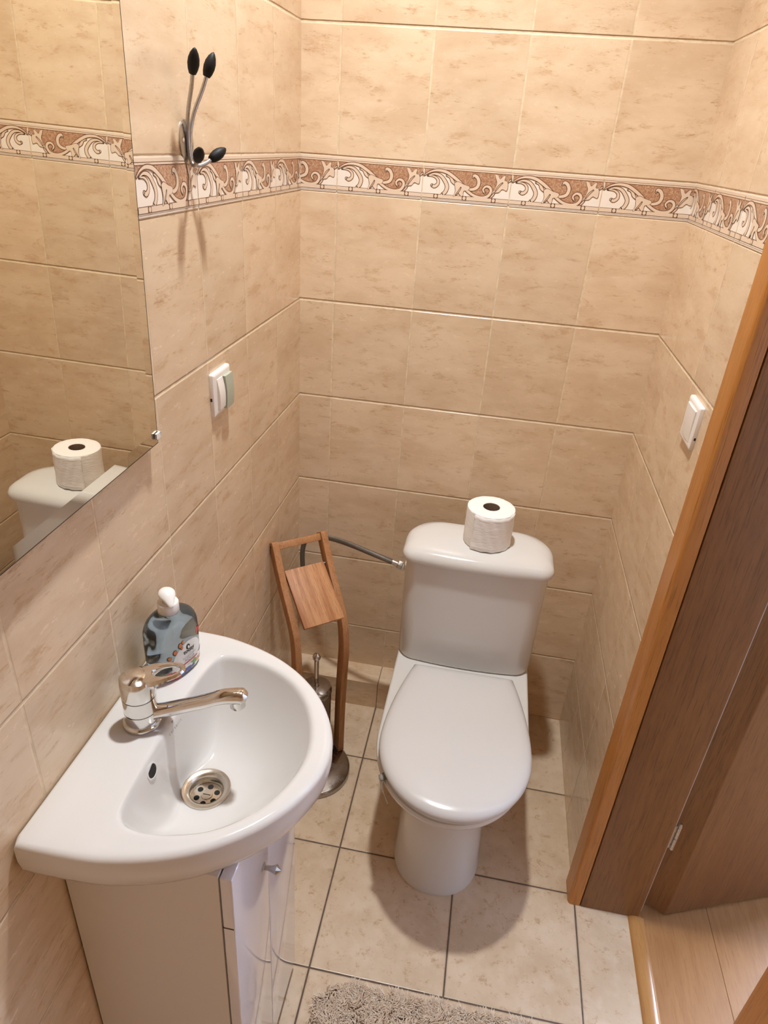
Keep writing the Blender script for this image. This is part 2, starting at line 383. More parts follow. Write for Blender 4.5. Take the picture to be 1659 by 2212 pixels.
put(shape([(392, 200), (410, 192), (440, 206), (470, 218), (462, 236), (440, 240), (436, 262), (428, 268), (412, 250), (404, 262), (386, 267), (397, 240)]), 1.8)
put(ribbon([(398, 262, 3), (415, 240, 5), (425, 222, 3)]), 2.0)
put(shape([(600, 152), (615, 158), (627, 178), (645, 162), (655, 164), (650, 185), (664, 192), (668, 212), (662, 238), (640, 230), (622, 246), (598, 244), (606, 222), (612, 195), (605, 172)]), 1.8)
put(ribbon([(605, 240, 3), (622, 215, 6), (640, 198, 3)]), 2.0)
put(ribbon([(600, 252, 6), (590, 265, 8), (578, 277, 4)]), 1.5)
put(ribbon([(668, 195, 4), (680, 185, 7), (684, 180, 5)]), 1.5)
rail0, rail1 = 6.25, 7.0
PAT.append((1.3, 2, vtop((rail0 - 0.09, rail1 + 0.09)))); PAT.append((1.7, 1, vtop((rail0, rail1)))); PAT.append((1.5, 2, vtop((7.28, 7.34))))
for u in (3.35, 10.0, 16.75):
    c = lambda r, k: [[(u + r * k * math.cos(2 * PI * i / 16), 6.625 + r * math.sin(2 * PI * i / 16)) for i in range(16)]]
    PAT.append((1.9, 2, [[(u - 0.52, rail0), (u + 0.52, rail0), (u + 0.52, rail1), (u - 0.52, rail1)]])); PAT.append((2.1, 1, c(0.37, 0.95)))
def clip(poly, lo, hi):
    for s, lim in ((1, lo), (-1, hi)):
        out = []
        for i, a in enumerate(poly):
            b = poly[(i + 1) % len(poly)]; da = s * (a[0] - lim); db = s * (b[0] - lim)
            if da >= 0: out.append(a)
            if da * db < 0: t = da / (da - db); out.append((lim, lerp(a[1], b[1], t)))
        poly = out
        if len(poly) < 3: return None
    return poly
def border(name, origin, du, nrm, starts, lo, hi):
    mb = MB(); o = Vector(origin); du = Vector(du); nrm = Vector(nrm); zt = ZB + HB
    sgn = du.cross(Vector((0, 0, -1))).dot(nrm)
    for s in starts:
        for h, mi, polys in PAT:
            for p in polys:
                q = clip([(s + a / 100, b / 100) for a, b in p], lo, hi)
                if not q: continue
                v = [o + du * a + nrm * (h / 1000) + Vector((0, 0, zt - b)) for a, b in q]
                ar = sum(q[i][0] * q[(i + 1) % len(q)][1] - q[(i + 1) % len(q)][0] * q[i][1] for i in range(len(q)))
                if abs(ar) < 1e-10: continue
                if ar * sgn < 0: v.reverse()
                mb.add(v, [tuple(range(len(v)))], mi)
    # plain body of the border tiles, so the layers are carried by solid strips
    for s in starts:
        a, b = max(s + 0.0012, lo), min(s + PW - 0.0012, hi)
        if b <= a: continue
        c = [o + du * x + nrm * y + Vector((0, 0, z)) for x in (a, b) for y in (0.0, 0.00095) for z in (ZB + 0.0005, zt - 0.0005)]
        mb.add(c, [(0, 1, 3, 2), (4, 6, 7, 5), (0, 4, 5, 1), (2, 3, 7, 6), (0, 2, 6, 4), (1, 5, 7, 3)], 1)
    return struct(name, mb, [M_band_white, M_band_cream, M_band_line, M_band_brown], smooth=0, recalc=False)
border('trim_1', (0, 0, 0), (1, 0, 0), (0, -1, 0), [AB - PW + PW * k for k in range(5)], 0.0, W)
border('trim_2', (0, 0, 0), (0, 1, 0), (1, 0, 0), [-AL - PW * k for k in range(9)], NEAR + 0.1, 0.0)
border('trim_3', (W, 0, 0), (0, -1, 0), (-1, 0, 0), [AR - PW + PW * k for k in range(4)], 0.0, -D0 - 0.06)

# doorway, frame and open door
dr = bpy.data.objects.new('door_1', None); C.objects.link(dr); dr.location = (1.06, D0, 0); dr['kind'] = 'structure'
def rounded_casing(y_in, y_out, z1):
    # section in (x, y): flat towards the room, big soft edge towards the opening
    xf = W - 0.012; s = 1 if y_out > y_in else -1; r = 0.020
    sec = [(W, y_out), (xf + 0.004, y_out), (xf, y_out - s * 0.004)]
    for k in range(9):
        a = PI / 2 * k / 8; sec.append((xf + 0.007 * (1 - math.cos(a)), y_in + s * 0.012 * (1 - math.sin(a))))
    sec += [(W + 0.0165, y_in), (W + 0.0185, y_in + s * 0.003), (W + 0.0185, y_in + s * 0.022), (W, y_in + s * 0.022)]
    return MB().prism(sec, 0.0, z1)
obj('casing', rounded_casing(D0 - 0.003, D0 + 0.062, DH + 0.06), M_oak_lit, dr)
obj('casing', rounded_casing(D1 + 0.003, D1 - 0.062, DH + 0.06), M_oak_lit, dr)
obj('casing', MB().box(W - 0.012, W, D1 - 0.06, D0 + 0.06, DH, DH + 0.06).bevel(0.004), M_oak_lit, dr)
obj('jamb', MB().box(W + 0.0195, 1.056, D0 - 0.004, D0 + 0.02, 0.0, DH).bevel(0.0025), M_oak_shaded, dr)
obj('jamb', MB().box(W + 0.0195, 1.056, D1 - 0.02, D1 + 0.004, 0.0, DH).bevel(0.0025), M_oak_shaded, dr)
obj('jamb', MB().box(W + 0.0195, 1.056, D1, D0, DH - 0.02, DH).bevel(0.0025), M_oak_shaded, dr)
obj('casing', MB().box(1.0394, 1.0575, D0 + 0.0205, D0 + 0.085, 0.0, DH + 0.06).bevel(0.003), M_oak_shaded, dr)
obj('casing', MB().box(1.0394, 1.0575, D1 - 0.085, D1 - 0.0205, 0.0, DH + 0.06).bevel(0.003), M_oak_shaded, dr)
dd = Vector((0.932, 0.362)); A = Vector((1.122, -0.616)); nn = Vector((dd.y, -dd.x))
leaf = [A, A + dd * 0.60, A + dd * 0.60 - nn * 0.040, Vector((1.082, -0.572)), Vector((1.0615, -0.585)), Vector((1.0625, -0.603)), Vector((1.086, -0.600))]
obj('leaf', MB().prism([tuple(p) for p in leaf], 0.008, 2.02).bevel(0.002, 2), M_oak_shaded, dr)
seal = MB().prism([(1.0562, D0 + 0.001), (1.0590, D0 + 0.002), (1.0590, D0 + 0.009), (1.0562, D0 + 0.008)], 0.02, 2.0)
obj('seal', seal, M_l_grey_light, dr)
for z0 in (0.27, 1.72):
    hg = MB().lathe([(0.0042, 0), (0.0042, 0.036)], (1.066, D0 - 0.002, z0), n=16).lathe([(0.0042, 0), (0.0042, 0.036)], (1.066, D0 - 0.002, z0 + 0.038), n=16).lathe([(0.0045, 0), (0.0040, 0.005), (0.002, 0.012)], (1.066, D0 - 0.002, z0 + 0.075), n=16)
    hg.box(1.0565, 1.064, D0 + 0.0, D0 + 0.0015, z0, z0 + 0.074)
    obj('hinge', hg, M_satin, dr)
# threshold strip and hall
th = MB()
sec = [(1.030, 0.0), (1.033, 0.0035), (1.040, 0.0062), (1.050, 0.0070), (1.060, 0.0062), (1.067, 0.0035), (1.070, 0.0)]
n = len(sec); th.add([(x, D0 - 0.004, z) for x, z in sec] + [(x, D1 + 0.004, z) for x, z in sec], [tuple(range(n)), tuple(range(2 * n - 1, n - 1, -1))] + [(i, i + n, (i + 1) % n + n, (i + 1) % n) for i in range(n)])
struct('trim_5', th, M_thresh)
HX1, HY0, HY1 = 2.75, -2.6, 1.3
lam = MB()
x = 1.04; k = 0
while x < HX1:
    x1 = min(x + 0.193, HX1); y = HY0 - (k % 3) * 0.4
    while y < HY1:
        lam.box(x + 0.0003, x1 - 0.0003, max(y, HY0) + 0.0004, min(y + 1.28, HY1) - 0.0004, -0.05, -0.0005); y += 1.28
    x = x1; k += 1
struct('floor_hall', lam.bevel(0.0006, 1), M_lam, smooth=0)
WY0, WY1, WZ0, WZ1 = 0.10, 1.20, 0.75, 2.15
struct('wall_hall_far', MB().box(HX1, HX1 + 0.1, HY0, WY0, 0, CEIL).box(HX1, HX1 + 0.1, WY1, HY1, 0, CEIL).box(HX1, HX1 + 0.1, WY0, WY1, 0, WZ0).box(HX1, HX1 + 0.1, WY0, WY1, WZ1, CEIL), M_hallpaint, smooth=0)
struct('wall_hall_end', MB().box(W + 0.14, HX1 + 0.1, HY1, HY1 + 0.08, 0, CEIL), M_hallpaint, smooth=0)
struct('wall_hall_start', MB().box(W + 0.14, HX1 + 0.1, HY0 - 0.08, HY0, 0, CEIL), M_hallpaint, smooth=0)
struct('wall_hall_side', MB().box(1.0352, 1.0392, D0 + 0.022, HY1, 0, CEIL).box(1.0352, 1.0392, HY0, D1 - 0.022, 0, CEIL).box(1.0352, 1.0392, D1 - 0.022, D0 + 0.022, DH, CEIL), M_hallpaint, smooth=0)
struct('ceiling_hall', MB().box(W + 0.14, HX1 + 0.1, HY0 - 0.08, HY1 + 0.08, CEIL, CEIL + 0.06), M_plaster, smooth=0)
wf = MB()
for a, b, c, d in ((WY0, WY0 + 0.06, WZ0, WZ1), (WY1 - 0.06, WY1, WZ0, WZ1), (WY0, WY1, WZ0, WZ0 + 0.06), (WY0, WY1, WZ1 - 0.06, WZ1), ((WY0 + WY1) / 2 - 0.03, (WY0 + WY1) / 2 + 0.03, WZ0, WZ1)):
    wf.box(HX1 + 0.02, HX1 + 0.07, a, b, c, d)
struct('window_1', wf, M_whitepl, smooth=0)

# ------------------------------------------------------------------ washbasin
BC = (0.155, -1.06); ZR = 0.862
def sym(tab): return tab
outer_half = [(0.001, 0.2235), (0.03, 0.2235), (0.08, 0.223), (0.12, 0.2195), (0.174, 0.206), (0.221, 0.1865), (0.262, 0.160), (0.295, 0.130), (0.320, 0.098), (0.339, 0.062), (0.350, 0.028), (0.353, 0.0)]
def close_half(h, cy):
    return [(x, cy + y) for x, y in h] + [(x, cy - y) for x, y in reversed(h[:-1])]
OUT = close_half(outer_half, BC[1])
INN = [(0.104, -1.06), (0.104, -1.0), (0.110, -0.935), (0.118, -0.905), (0.128, -0.897), (0.155, -0.894), (0.207, -0.9045), (0.256, -0.932), (0.292, -0.976), (0.312, -1.029), (0.315, -1.078), (0.300, -1.130), (0.272, -1.174), (0.229, -1.209), (0.172, -1.227), (0.130, -1.227), (0.112, -1.215), (0.106, -1.19), (0.104, -1.12)]
INN = crom(INN + INN[:1], 4)[:-1]
OUT = crom(OUT[:], 3); 
NB = 160
def cast(poly, c, a):
    d = Vector((math.cos(a), math.sin(a))); best = None
    for i, p in enumerate(poly):
        q = poly[(i + 1) % len(poly)]
        ex, ey = q[0] - p[0], q[1] - p[1]; den = d.x * ey - d.y * ex
        if abs(den) < 1e-12: continue
        wx, wy = p[0] - c[0], p[1] - c[1]
        t = (wx * ey - wy * ex) / den; s = (wx * d.y - wy * d.x) / den
        if t > 0 and -1e-9 <= s <= 1 + 1e-9 and (best is None or t > best): best = t
    return (c[0] + d.x * best, c[1] + d.y * best)
angs = [2 * PI * i / NB + 0.0001 for i in range(NB)]
o_r = [cast(OUT, BC, a) for a in angs]; i_r = [cast(INN, BC, a) for a in angs]
DR = 0.038; ZD = 0.736
d_r = [(BC[0] + DR * math.cos(a), BC[1] + DR * math.sin(a)) for a in angs]
def off(ring, c, d, xmin=None):
    out = []
    for x, y in ring:
        l = math.hypot(x - c[0], y - c[1]); k = (l - d) / l; X = c[0] + (x - c[0]) * k
        out.append((max(X, xmin) if xmin is not None else X, c[1] + (y - c[1]) * k))
    return out
rings = []
def R3(r, z): rings.append([(x, y, z) for x, y in r])
X0 = 0.0012
for d, z in ((0.10, 0.705), (0.075, 0.745), (0.045, 0.772), (0.022, 0.787), (0.010, 0.797), (0.003, 0.812), (0.0, 0.830), (0.0, ZR - 0.009), (0.0012, ZR - 0.005), (0.004, ZR - 0.0018), (0.009, ZR)):
    R3(off(o_r, BC, d, X0 if z > 0.78 else None), z)
dk = []
for t in (0.30, 0.65, 1.0):
    R3([(lerp(a[0], b[0], t), lerp(a[1], b[1], t)) for a, b in zip(off(o_r, BC, 0.009, X0), off(i_r, BC, -0.010))], ZR)
for d, z in ((-0.006, ZR - 0.0008), (-0.002, ZR - 0.004), (0.0, ZR - 0.009)): R3(off(i_r, BC, d), z)
zi = ZR - 0.009
for k in range(1, 19):
    s = k / 18; dep = 1 - (1 - s) ** 2.3
    R3([(lerp(a[0], b[0], s), lerp(a[1], b[1], s)) for a, b in zip(i_r, d_r)], zi - (zi - ZD) * dep)
basin = thing('washbasin', 'white D-shaped ceramic washbasin with chrome mixer tap, fixed to the tiled wall', 'washbasin', (0.0, BC[1], 0.79))
obj('bowl', MB().loft(rings, True, False), M_basin, basin, smooth=50)
dm = MB().lathe([(0.0375, -0.006), (0.0385, 0.000), (0.0375, 0.0022), (0.033, 0.0020), (0.0270, -0.001), (0.0252, -0.004), (0.0245, -0.0165), (0.0235, -0.0165)], (BC[0], BC[1], ZD + 0.001), n=48, cap0=False, cap1=False)
drain = obj('drain_ring', dm, M_drain, basin)
sm = MB().lathe([(0.0242, 0), (0.0242, 0.002), (0.009, 0.0025), (0.0085, 0.0040), (0.0, 0.0042)], (BC[0], BC[1], ZD - 0.0165), n=36, cap1=False)
strn = obj('strainer', sm, M_drain, drain)
hm = MB()
for k in range(6):
    a = PI / 6 + k * PI / 3
    hm.lathe([(0.0045, 0), (0.0045, 0.0004)], (BC[0] + 0.0160 * math.cos(a), BC[1] + 0.0160 * math.sin(a), ZD - 0.0142), n=20)
hm.box(BC[0] - 0.006, BC[0] + 0.006, BC[1] - 0.0006, BC[1] + 0.0006, ZD - 0.0124, ZD - 0.0121)
obj('drain_hole', hm, M_dark, drain)
# overflow hole in the back slope
ov = MB(); oc = Vector((0.1058, -1.1235, 0.8375)); on = Vector((0.97, -0.02, 0.24)).normalized()
ov.lathe([(0.0125, -0.001), (0.0128, 0.0012), (0.0105, 0.0016), (0.0100, 0.0006)], oc, on, n=28, cap0=False, cap1=False)
ovr = obj('overflow_rim', ov, M_basin, basin)
obj('overflow_hole', MB().lathe([(0.0103, 0.0), (0.0103, 0.0009)], oc, on, n=28), M_dark, basin)
# maker's small grey mark on the back slope of the bowl
tv, tf = text_mesh('cersanit', 0.0085, 1.25)
tu = Vector((0.10, 0.985, 0.0)).normalized(); tn = Vector((0.90, 0.0, 0.44)).normalized(); tup = tn.cross(tu).normalized() * 1.0
if tup.z < 0: tup = -tup
mo = Vector((0.1095, -1.052, 0.850))
mk = MB().add([mo + tu * p[0] + tup * p[1] * 0.9 + tn * 0.0012 for p in tv], tf)
q = [(-0.002, 0.011), (0.002, 0.011), (0.003, 0.014), (-0.001, 0.014)]
mk.add([mo + tu * a + tup * b + tn * 0.0012 for a, b in q], [(0, 1, 2, 3)])
obj('printed_mark', mk, M_l_grey, basin, smooth=0)

# ------------------------------------------------------------------ mixer tap
FXC, FYC = 0.0630, -1.0610; FZ = ZR
tap = thing('mixer_tap', 'chrome single-lever mixer tap standing on the white washbasin', 'tap', (FXC, FYC, FZ))
obj('base_ring', MB().lathe([(0.0275, 0), (0.0285, 0.002), (0.028, 0.005), (0.0255, 0.0065)], (FXC, FYC, FZ), n=40), M_chrome, tap)
obj('body', MB().lathe([(0.0245, 0.006), (0.0245, 0.027), (0.0222, 0.0272), (0.0222, 0.0288), (0.0245, 0.029), (0.0245, 0.054), (0.0222, 0.0542), (0.0222, 0.0558)], (FXC, FYC, FZ), n=40), M_chrome, tap)
cap = MB(); crings = []
for r, z, sx in ((0.0222, 0.0556, 0), (0.0246, 0.0558, 0), (0.0250, 0.058, 0), (0.0252, 0.074, 0.0), (0.0246, 0.084, 0.0), (0.0220, 0.0895, 0.001), (0.015, 0.0925, 0.002), (0.005, 0.0935, 0.002)):
    crings.append([(FXC + sx + r * math.cos(2 * PI * i / 40), FYC + r * math.sin(2 * PI * i / 40), FZ + z + 0.006 * (r / 0.025) * -math.cos(2 * PI * i / 40 - 0.4) * (0 if z < 0.06 else 1) * 0.6) for i in range(40)])
cap.loft(crings); lever = obj('lever', cap, M_chrome, tap)
la = math.radians(27); ld = Vector((math.cos(la), math.sin(la), 0)); lp = Vector((-ld.y, ld.x, 0))
base = Vector((FXC, FYC, FZ + 0.0795))
NL = 48; lring = []
def lev_out(i):                                        # plan of the lever: broad at the cap, rounded tip
    a = 2 * PI * i / NL; c, s_ = math.cos(a), math.sin(a)
    x = 0.034 + 0.035 * c; hw = interp([(-0.001, 0.0235), (0.02, 0.0228), (0.040, 0.0195), (0.069, 0.0180)], x)
    return x, hw * math.copysign(abs(s_) ** 0.75, s_)
def lev_in(i):
    a = 2 * PI * i / NL; return 0.0420 + 0.0195 * math.cos(a), 0.0108 * math.sin(a)
def lz(x): return interp([(0, 0.012), (0.025, 0.0115), (0.05, 0.0075), (0.081, 0.0055)], x)
def lt(x): return interp([(0, 0.020), (0.02, 0.015), (0.035, 0.0085), (0.07, 0.0055)], x)
for (fn, e, top) in ((lev_out, 0.0, 0.5), (lev_out, -0.0025, 1.0), (lev_in, 0.002, 1.0), (lev_in, 0.0, 0.6), (lev_in, 0.0, 0.25), (lev_in, 0.002, 0.0), (lev_out, -0.0025, 0.0), (lev_out, 0.0, 0.5)):
    r_ = []
    for i in range(NL):
        x, y = fn(i); a = 2 * PI * i / NL; x += e * math.cos(a); y += e * math.sin(a)
        r_.append(base + ld * x + lp * y + Vector((0, 0, lz(x) - lt(x) * (1 - top) + 0.0115 * max(0, (x - 0.02) / 0.06))))
    lring.append(r_)
obj('lever_handle', MB().loft(lring, False, False), M_chrome, lever, smooth=50)
sa = math.radians(13); sd = Vector((math.cos(sa), math.sin(sa), 0))
sp_ = [(0.012, 0.019), (0.035, 0.024), (0.065, 0.033), (0.095, 0.042), (0.120, 0.0510), (0.140, 0.0530), (0.150, 0.0525), (0.1560, 0.0505)]
spc = crom([(a, b) for a, b in sp_], 4)
rad = [interp([(0.012, 0.0145), (0.03, 0.0125), (0.08, 0.0120), (0.13, 0.0132), (0.150, 0.0136), (0.1560, 0.0088)], a) for a, b in spc]
sp3 = [Vector((FXC, FYC, FZ + b)) + sd * a for a, b in spc]
spout = obj('spout', MB().tube(sp3, rad, 20, True, flat_=[0.82] * len(rad), up=(0, 0, 1)), M_chrome, tap, smooth=60)
tp = Vector((FXC, FYC, FZ)) + sd * 0.1425
obj('aerator', MB().lathe([(0.0115, 0.051), (0.0115, 0.034), (0.0105, 0.0325), (0.0088, 0.0325), (0.0085, 0.035)], tp, n=28), M_chrome, spout)

# ------------------------------------------------------------------ liquid soap
SC = Vector((0.0550, -0.9345, ZR)); sr = math.radians(-18)
def smooth_tab(t, m=6): return crom(t, m)
SOAP_A = smooth_tab([(0, 0.0395), (0.004, 0.0430), (0.015, 0.0450), (0.04, 0.0462), (0.072, 0.0462), (0.089, 0.0450), (0.100, 0.0408), (0.107, 0.0310), (0.111, 0.0200), (0.115, 0.0152), (0.122, 0.0150)])
SOAP_B = smooth_tab([(0, 0.0280), (0.004, 0.0312), (0.015, 0.0326), (0.04, 0.0334), (0.072, 0.0334), (0.089, 0.0325), (0.100, 0.0298), (0.107, 0.0245), (0.111, 0.0185), (0.115, 0.0152), (0.122, 0.0150)])
def soap_sec(z, inset=0.0, n=96):
    a = interp(SOAP_A, z) - inset; b = interp(SOAP_B, z) - inset; e = interp([(0, 0.80), (0.086, 0.80), (0.110, 1.0), (0.2, 1.0)], z)
    out = []
    for i in range(n):
        t = 2 * PI * i / n; c, s = math.cos(t), math.sin(t)
        x = b * math.copysign(abs(c) ** e, c); y = a * math.copysign(abs(s) ** e, s)
        out.append((SC.x + x * math.cos(sr) - y * math.sin(sr), SC.y + x * math.sin(sr) + y * math.cos(sr), SC.z + z))
    return out
soap = thing('soap_bottle', 'blue-grey pump bottle of liquid soap on the washbasin behind the tap', 'soap bottle', SC)
zs = [0.0004, 0.002, 0.004, 0.008, 0.015] + [0.02 + 0.004 * k for k in range(12)] + [0.067 + 0.002 * k for k in range(28)]
sb = obj('bottle', MB().loft([soap_sec(z) for z in zs]), M_liquid, soap, smooth=60)
ctop = SC + Vector((0, 0, 0))
col_ = MB().lathe([(0.0160, 0.1125), (0.0166, 0.1145), (0.0166, 0.130), (0.0157, 0.1315), (0.0085, 0.1315), (0.0082, 0.129)], ctop, n=40)
obj('collar', col_, M_whitepl, soap)
pm = MB().lathe([(0.0068, 0.123), (0.0068, 0.139)], ctop, n=24)
pump = obj('pump_stem', pm, M_whitepl, soap)
pa = math.radians(-48); pd = Vector((math.cos(pa), math.sin(pa), 0))
# drop-shaped head: round at the back, running to a nozzle at the front
hr = []
for k in range(15):
    t = k / 14; x = -0.0165 + 0.039 * t
    r = interp([(0, 0.002), (0.06, 0.0072), (0.18, 0.0115), (0.38, 0.0136), (0.55, 0.0122), (0.75, 0.0078), (0.92, 0.0045), (1, 0.0032)], t)
    zc = interp([(0, 0.1450), (0.4, 0.1450), (0.7, 0.1415), (1, 0.1345)], t)
    v = Vector((-pd.y, pd.x, 0))
    hr.append([SC + pd * x + v * (r * math.cos(2 * PI * i / 24)) + Vector((0, 0, zc + r * 0.62 * math.sin(2 * PI * i / 24))) for i in range(24)])
obj('pump_head', MB().loft(hr), M_whitepl, soap, smooth=70)
# printed label wrapped over the broad face (a along the face, h up), a in metres from the face centre
def wrap(a, h, o=0.0004):
    # walk along the section at height h by arc length starting from the face centre (t = 0)
    sec = soap_sec(max(h, 0.002), -o, 240)
    idx = 0; rem = abs(a); step = 1 if a > 0 else -1
    while True:
        p = Vector(sec[idx % 240]); q = Vector(sec[(idx + step) % 240]); l = (q - p).length
        if rem <= l or l == 0: return p.lerp(q, rem / l if l else 0)
        rem -= l; idx += step
label = None
def lab_poly(mb, pts, mi, o):
    tris = tessellate_polygon([[Vector((a, b, 0)) for a, b in pts]])
    # refine so that it hugs the curved bottle
    T = [[pts[i] for i in t] for t in tris]; out = []
    while T:
        t = T.pop(); e = [math.dist(t[i], t[(i + 1) % 3]) for i in range(3)]; k = e.index(max(e))
        if e[k] > 0.006:
            m = tuple((t[k][j] + t[(k + 1) % 3][j]) / 2 for j in (0, 1)); T.append([t[k], m, t[(k + 2) % 3]]); T.append([m, t[(k + 1) % 3], t[(k + 2) % 3]])
        else: out.append(t)
    for t in out: mb.add([wrap(a, b, o) for a, b in t], [(0, 1, 2)], mi)
def ell(cx, cy, rx, ry, n=28, a0=0, a1=2 * PI): return [(cx + rx * math.cos(a0 + (a1 - a0) * i / n), cy + ry * math.sin(a0 + (a1 - a0) * i / n)) for i in range(n)]
LM = [M_l_white, M_l_black, M_l_red, M_l_pink, M_l_orange, M_l_green, M_l_yellow, M_l_blue, M_l_violet, M_l_grey]
lm = MB()
arch = [(-0.033, 0.006), (0.034, 0.006), (0.034, 0.030), (0.031, 0.045), (0.024, 0.057), (0.012, 0.064), (0.0, 0.0655), (-0.012, 0.062), (-0.024, 0.052), (-0.031, 0.036), (-0.033, 0.020)]
arch = crom(arch + arch[:1], 3)[:-1]
lab_poly(lm, arch, 0, 0.0004)
rnd = random.Random(3)
def coral(cx, cy, s, mi, k=9):
    for _ in range(k):
        a = rnd.uniform(0, 2 * PI); r = rnd.uniform(0, s); q = rnd.uniform(0.25, 0.5) * s
        lab_poly(lm, ell(cx + r * math.cos(a) * 1.1, max(cy + r * math.sin(a) * 0.8, 0.0045), q, q * 0.8, 8), mi, 0.0007 + rnd.random() * 0.0002)
coral(-0.030, 0.012, 0.012, 3, 16); coral(-0.034, 0.010, 0.008, 2, 8); coral(-0.012, 0.009, 0.008, 7, 14); coral(0.000, 0.009, 0.009, 7, 10); coral(0.012, 0.016, 0.006, 5, 12)
coral(0.022, 0.014, 0.006, 6, 8); coral(0.028, 0.012, 0.006, 3, 6); coral(0.031, 0.030, 0.006, 8, 9); coral(-0.018, 0.022, 0.003, 2, 4)
for k in range(9): coral(0.022 + 0.016 * rnd.random(), 0.062 + 0.016 * rnd.random(), 0.004, 3, 3)
coral(0.034, 0.070, 0.008, 2, 12)
for cx, cy, rx, ry in ((-0.036, 0.050, 0.0042, 0.0042), (-0.026, 0.058, 0.0042, 0.0055), (-0.016, 0.0665, 0.004, 0.006), (-0.013, 0.060, 0.003, 0.003), (-0.010, 0.070, 0.0035, 0.004)):
    lab_poly(lm, ell(cx, cy, rx, ry, 14), 1, 0.0007); lab_poly(lm, ell(cx + 0.0006, cy + 0.0004, rx * 0.72, ry * 0.76, 14), 4, 0.0010)
lab_poly(lm, [(-0.019, 0.0235), (0.021, 0.0235), (0.021, 0.0262), (-0.019, 0.0262)], 2, 0.0008)
lab_poly(lm, [(-0.004, 0.0195), (0.013, 0.0195), (0.013, 0.0203), (-0.004, 0.0203)], 9, 0.0008)
lab_poly(lm, [(0.000, 0.0412), (0.006, 0.0412), (0.006, 0.0417), (0.000, 0.0417)], 9, 0.0008)
def lab_text(txt, size, cx, cy, mi, sp=1.0, bold=0.0):
    tv, tf = text_mesh(txt, size, sp, bold)
    lm.add([wrap(cx + p[0], cy + p[1], 0.0009) for p in tv], tf, mi)
lab_text('today', 0.0115, 0.002, 0.0445, 1, 0.95, 0.00022)
lab_poly(lm, ell(0.000, 0.0555, 0.0042, 0.0050, 20), 1, 0.0009); lab_poly(lm, ell(0.0005, 0.0552, 0.0016, 0.0030, 14), 0, 0.0012); lab_poly(lm, [(0.0012, 0.0505), (0.003, 0.0505), (0.003, 0.055), (0.0012, 0.055)], 0, 0.0012)
lab_text('FLÜSSIGSEIFE', 0.0046, 0.002, 0.0352, 9, 1.15)
lab_text('AQUA', 0.0080, 0.002, 0.0282, 9, 1.05)
lab_text('500 ml', 0.0036, -0.036, 0.0235, 1, 1.0)
obj('label', lm, LM, soap, smooth=0, recalc=False)

# ------------------------------------------------------------------ vanity cabinet
VY0, VY1, VX = -1.215, -0.917, 0.258; VT = 0.772
van = thing('vanity_cabinet', 'white glossy two-door vanity cabinet under the washbasin', 'cabinet', (0.12, -1.07, 0))
cb = MB().box(0.004, VX - 0.020, VY0, VY0 + 0.016, 0, VT).box(0.004, VX - 0.020, VY1 - 0.016, VY1, 0, VT).box(0.004, VX - 0.020, VY0 + 0.016, VY1 - 0.016, 0.05, 0.066).box(0.004, 0.010, VY0 + 0.016, VY1 - 0.016, 0.066, VT).box(0.18, 0.196, VY0 + 0.016, VY1 - 0.016, 0.0, 0.05)
obj('carcass', cb, M_carc, van, smooth=0)
ym = (VY0 + VY1) / 2 - 0.004
for a, b, ky in ((VY0, ym - 0.0008, ym - 0.026), (ym + 0.0008, VY1, None)):
    yo, yi = (a, b) if ky is not None else (b, a)         # outer and inner edge; the top dips under the bowl
    pr2 = [(yo, 0.030), (yi, 0.030), (yi, 0.742), (lerp(yo, yi, 0.62), 0.756), (lerp(yo, yi, 0.40), VT - 0.004), (yo, VT - 0.004)]
    dm_ = MB(); q_ = len(pr2)
    dm_.add([(VX - 0.018, y, z) for y, z in pr2] + [(VX, y, z) for y, z in pr2], [tuple(range(q_ - 1, -1, -1)), tuple(range(q_, 2 * q_))] + [(i, (i + 1) % q_, q_ + (i + 1) % q_, q_ + i) for i in range(q_)])
    d = obj('door', dm_.bevel(0.0022, 3), M_foil, van)
    if ky is not None:
        kb = MB().lathe([(0.0075, 0.0), (0.0075, 0.0015), (0.0045, 0.003), (0.0040, 0.007), (0.0052, 0.014), (0.0080, 0.021), (0.0084, 0.0225), (0.0005, 0.030)], (VX, ky, 0.625), (1, 0, 0), n=8, cap1=False)
        obj('knob', kb, M_satin, d, smooth=25)
        obj('hinge_notch', MB().box(VX - 0.0182, VX - 0.002, VY0 - 0.0003, VY0 + 0.004, 0.655, 0.6575), M_gap, d, smooth=0)

# ------------------------------------------------------------------ mirror
mz = 2.02; my0, my1 = -1.46, -0.836
yaw, pit = math.radians(0.8), math.radians(-0.9)
mir = thing('wall_mirror', 'frameless mirror with angled edges hanging on the left tiled wall above the washbasin', 'mirror', (0.014, my1, 1.218))
mo_ = Vector((0.0145, my1, 1.218))
mn = Vector((math.cos(yaw) * math.cos(pit), math.sin(yaw) * math.cos(pit), math.sin(pit))).normalized()
mu = Vector((-mn.y, mn.x, 0)).normalized()             # towards the back wall
mv = mn.cross(mu).normalized()
if mv.z < 0: mv = -mv
def MP(a, b, d): return mo_ + mu * a + mv * b + mn * d
Wm, Hm, bw, bt = 0.62, 0.80, 0.021, 0.0006
front = [MP(-Wm + bw, bw, 0), MP(-bw, bw, 0), MP(-bw, Hm - bw, 0), MP(-Wm + bw, Hm - bw, 0)]
edge = [MP(-Wm, 0, -bt), MP(0, 0, -bt), MP(0, Hm, -bt), MP(-Wm, Hm, -bt)]
back = [MP(-Wm, 0, -0.0045), MP(0, 0, -0.0045), MP(0, Hm, -0.0045), MP(-Wm, Hm, -0.0045)]
gm = MB().add(front + edge + back, [(0, 1, 2, 3)] + [(4 + i, 4 + (i + 1) % 4, (i + 1) % 4, i) for i in range(4)], 0)
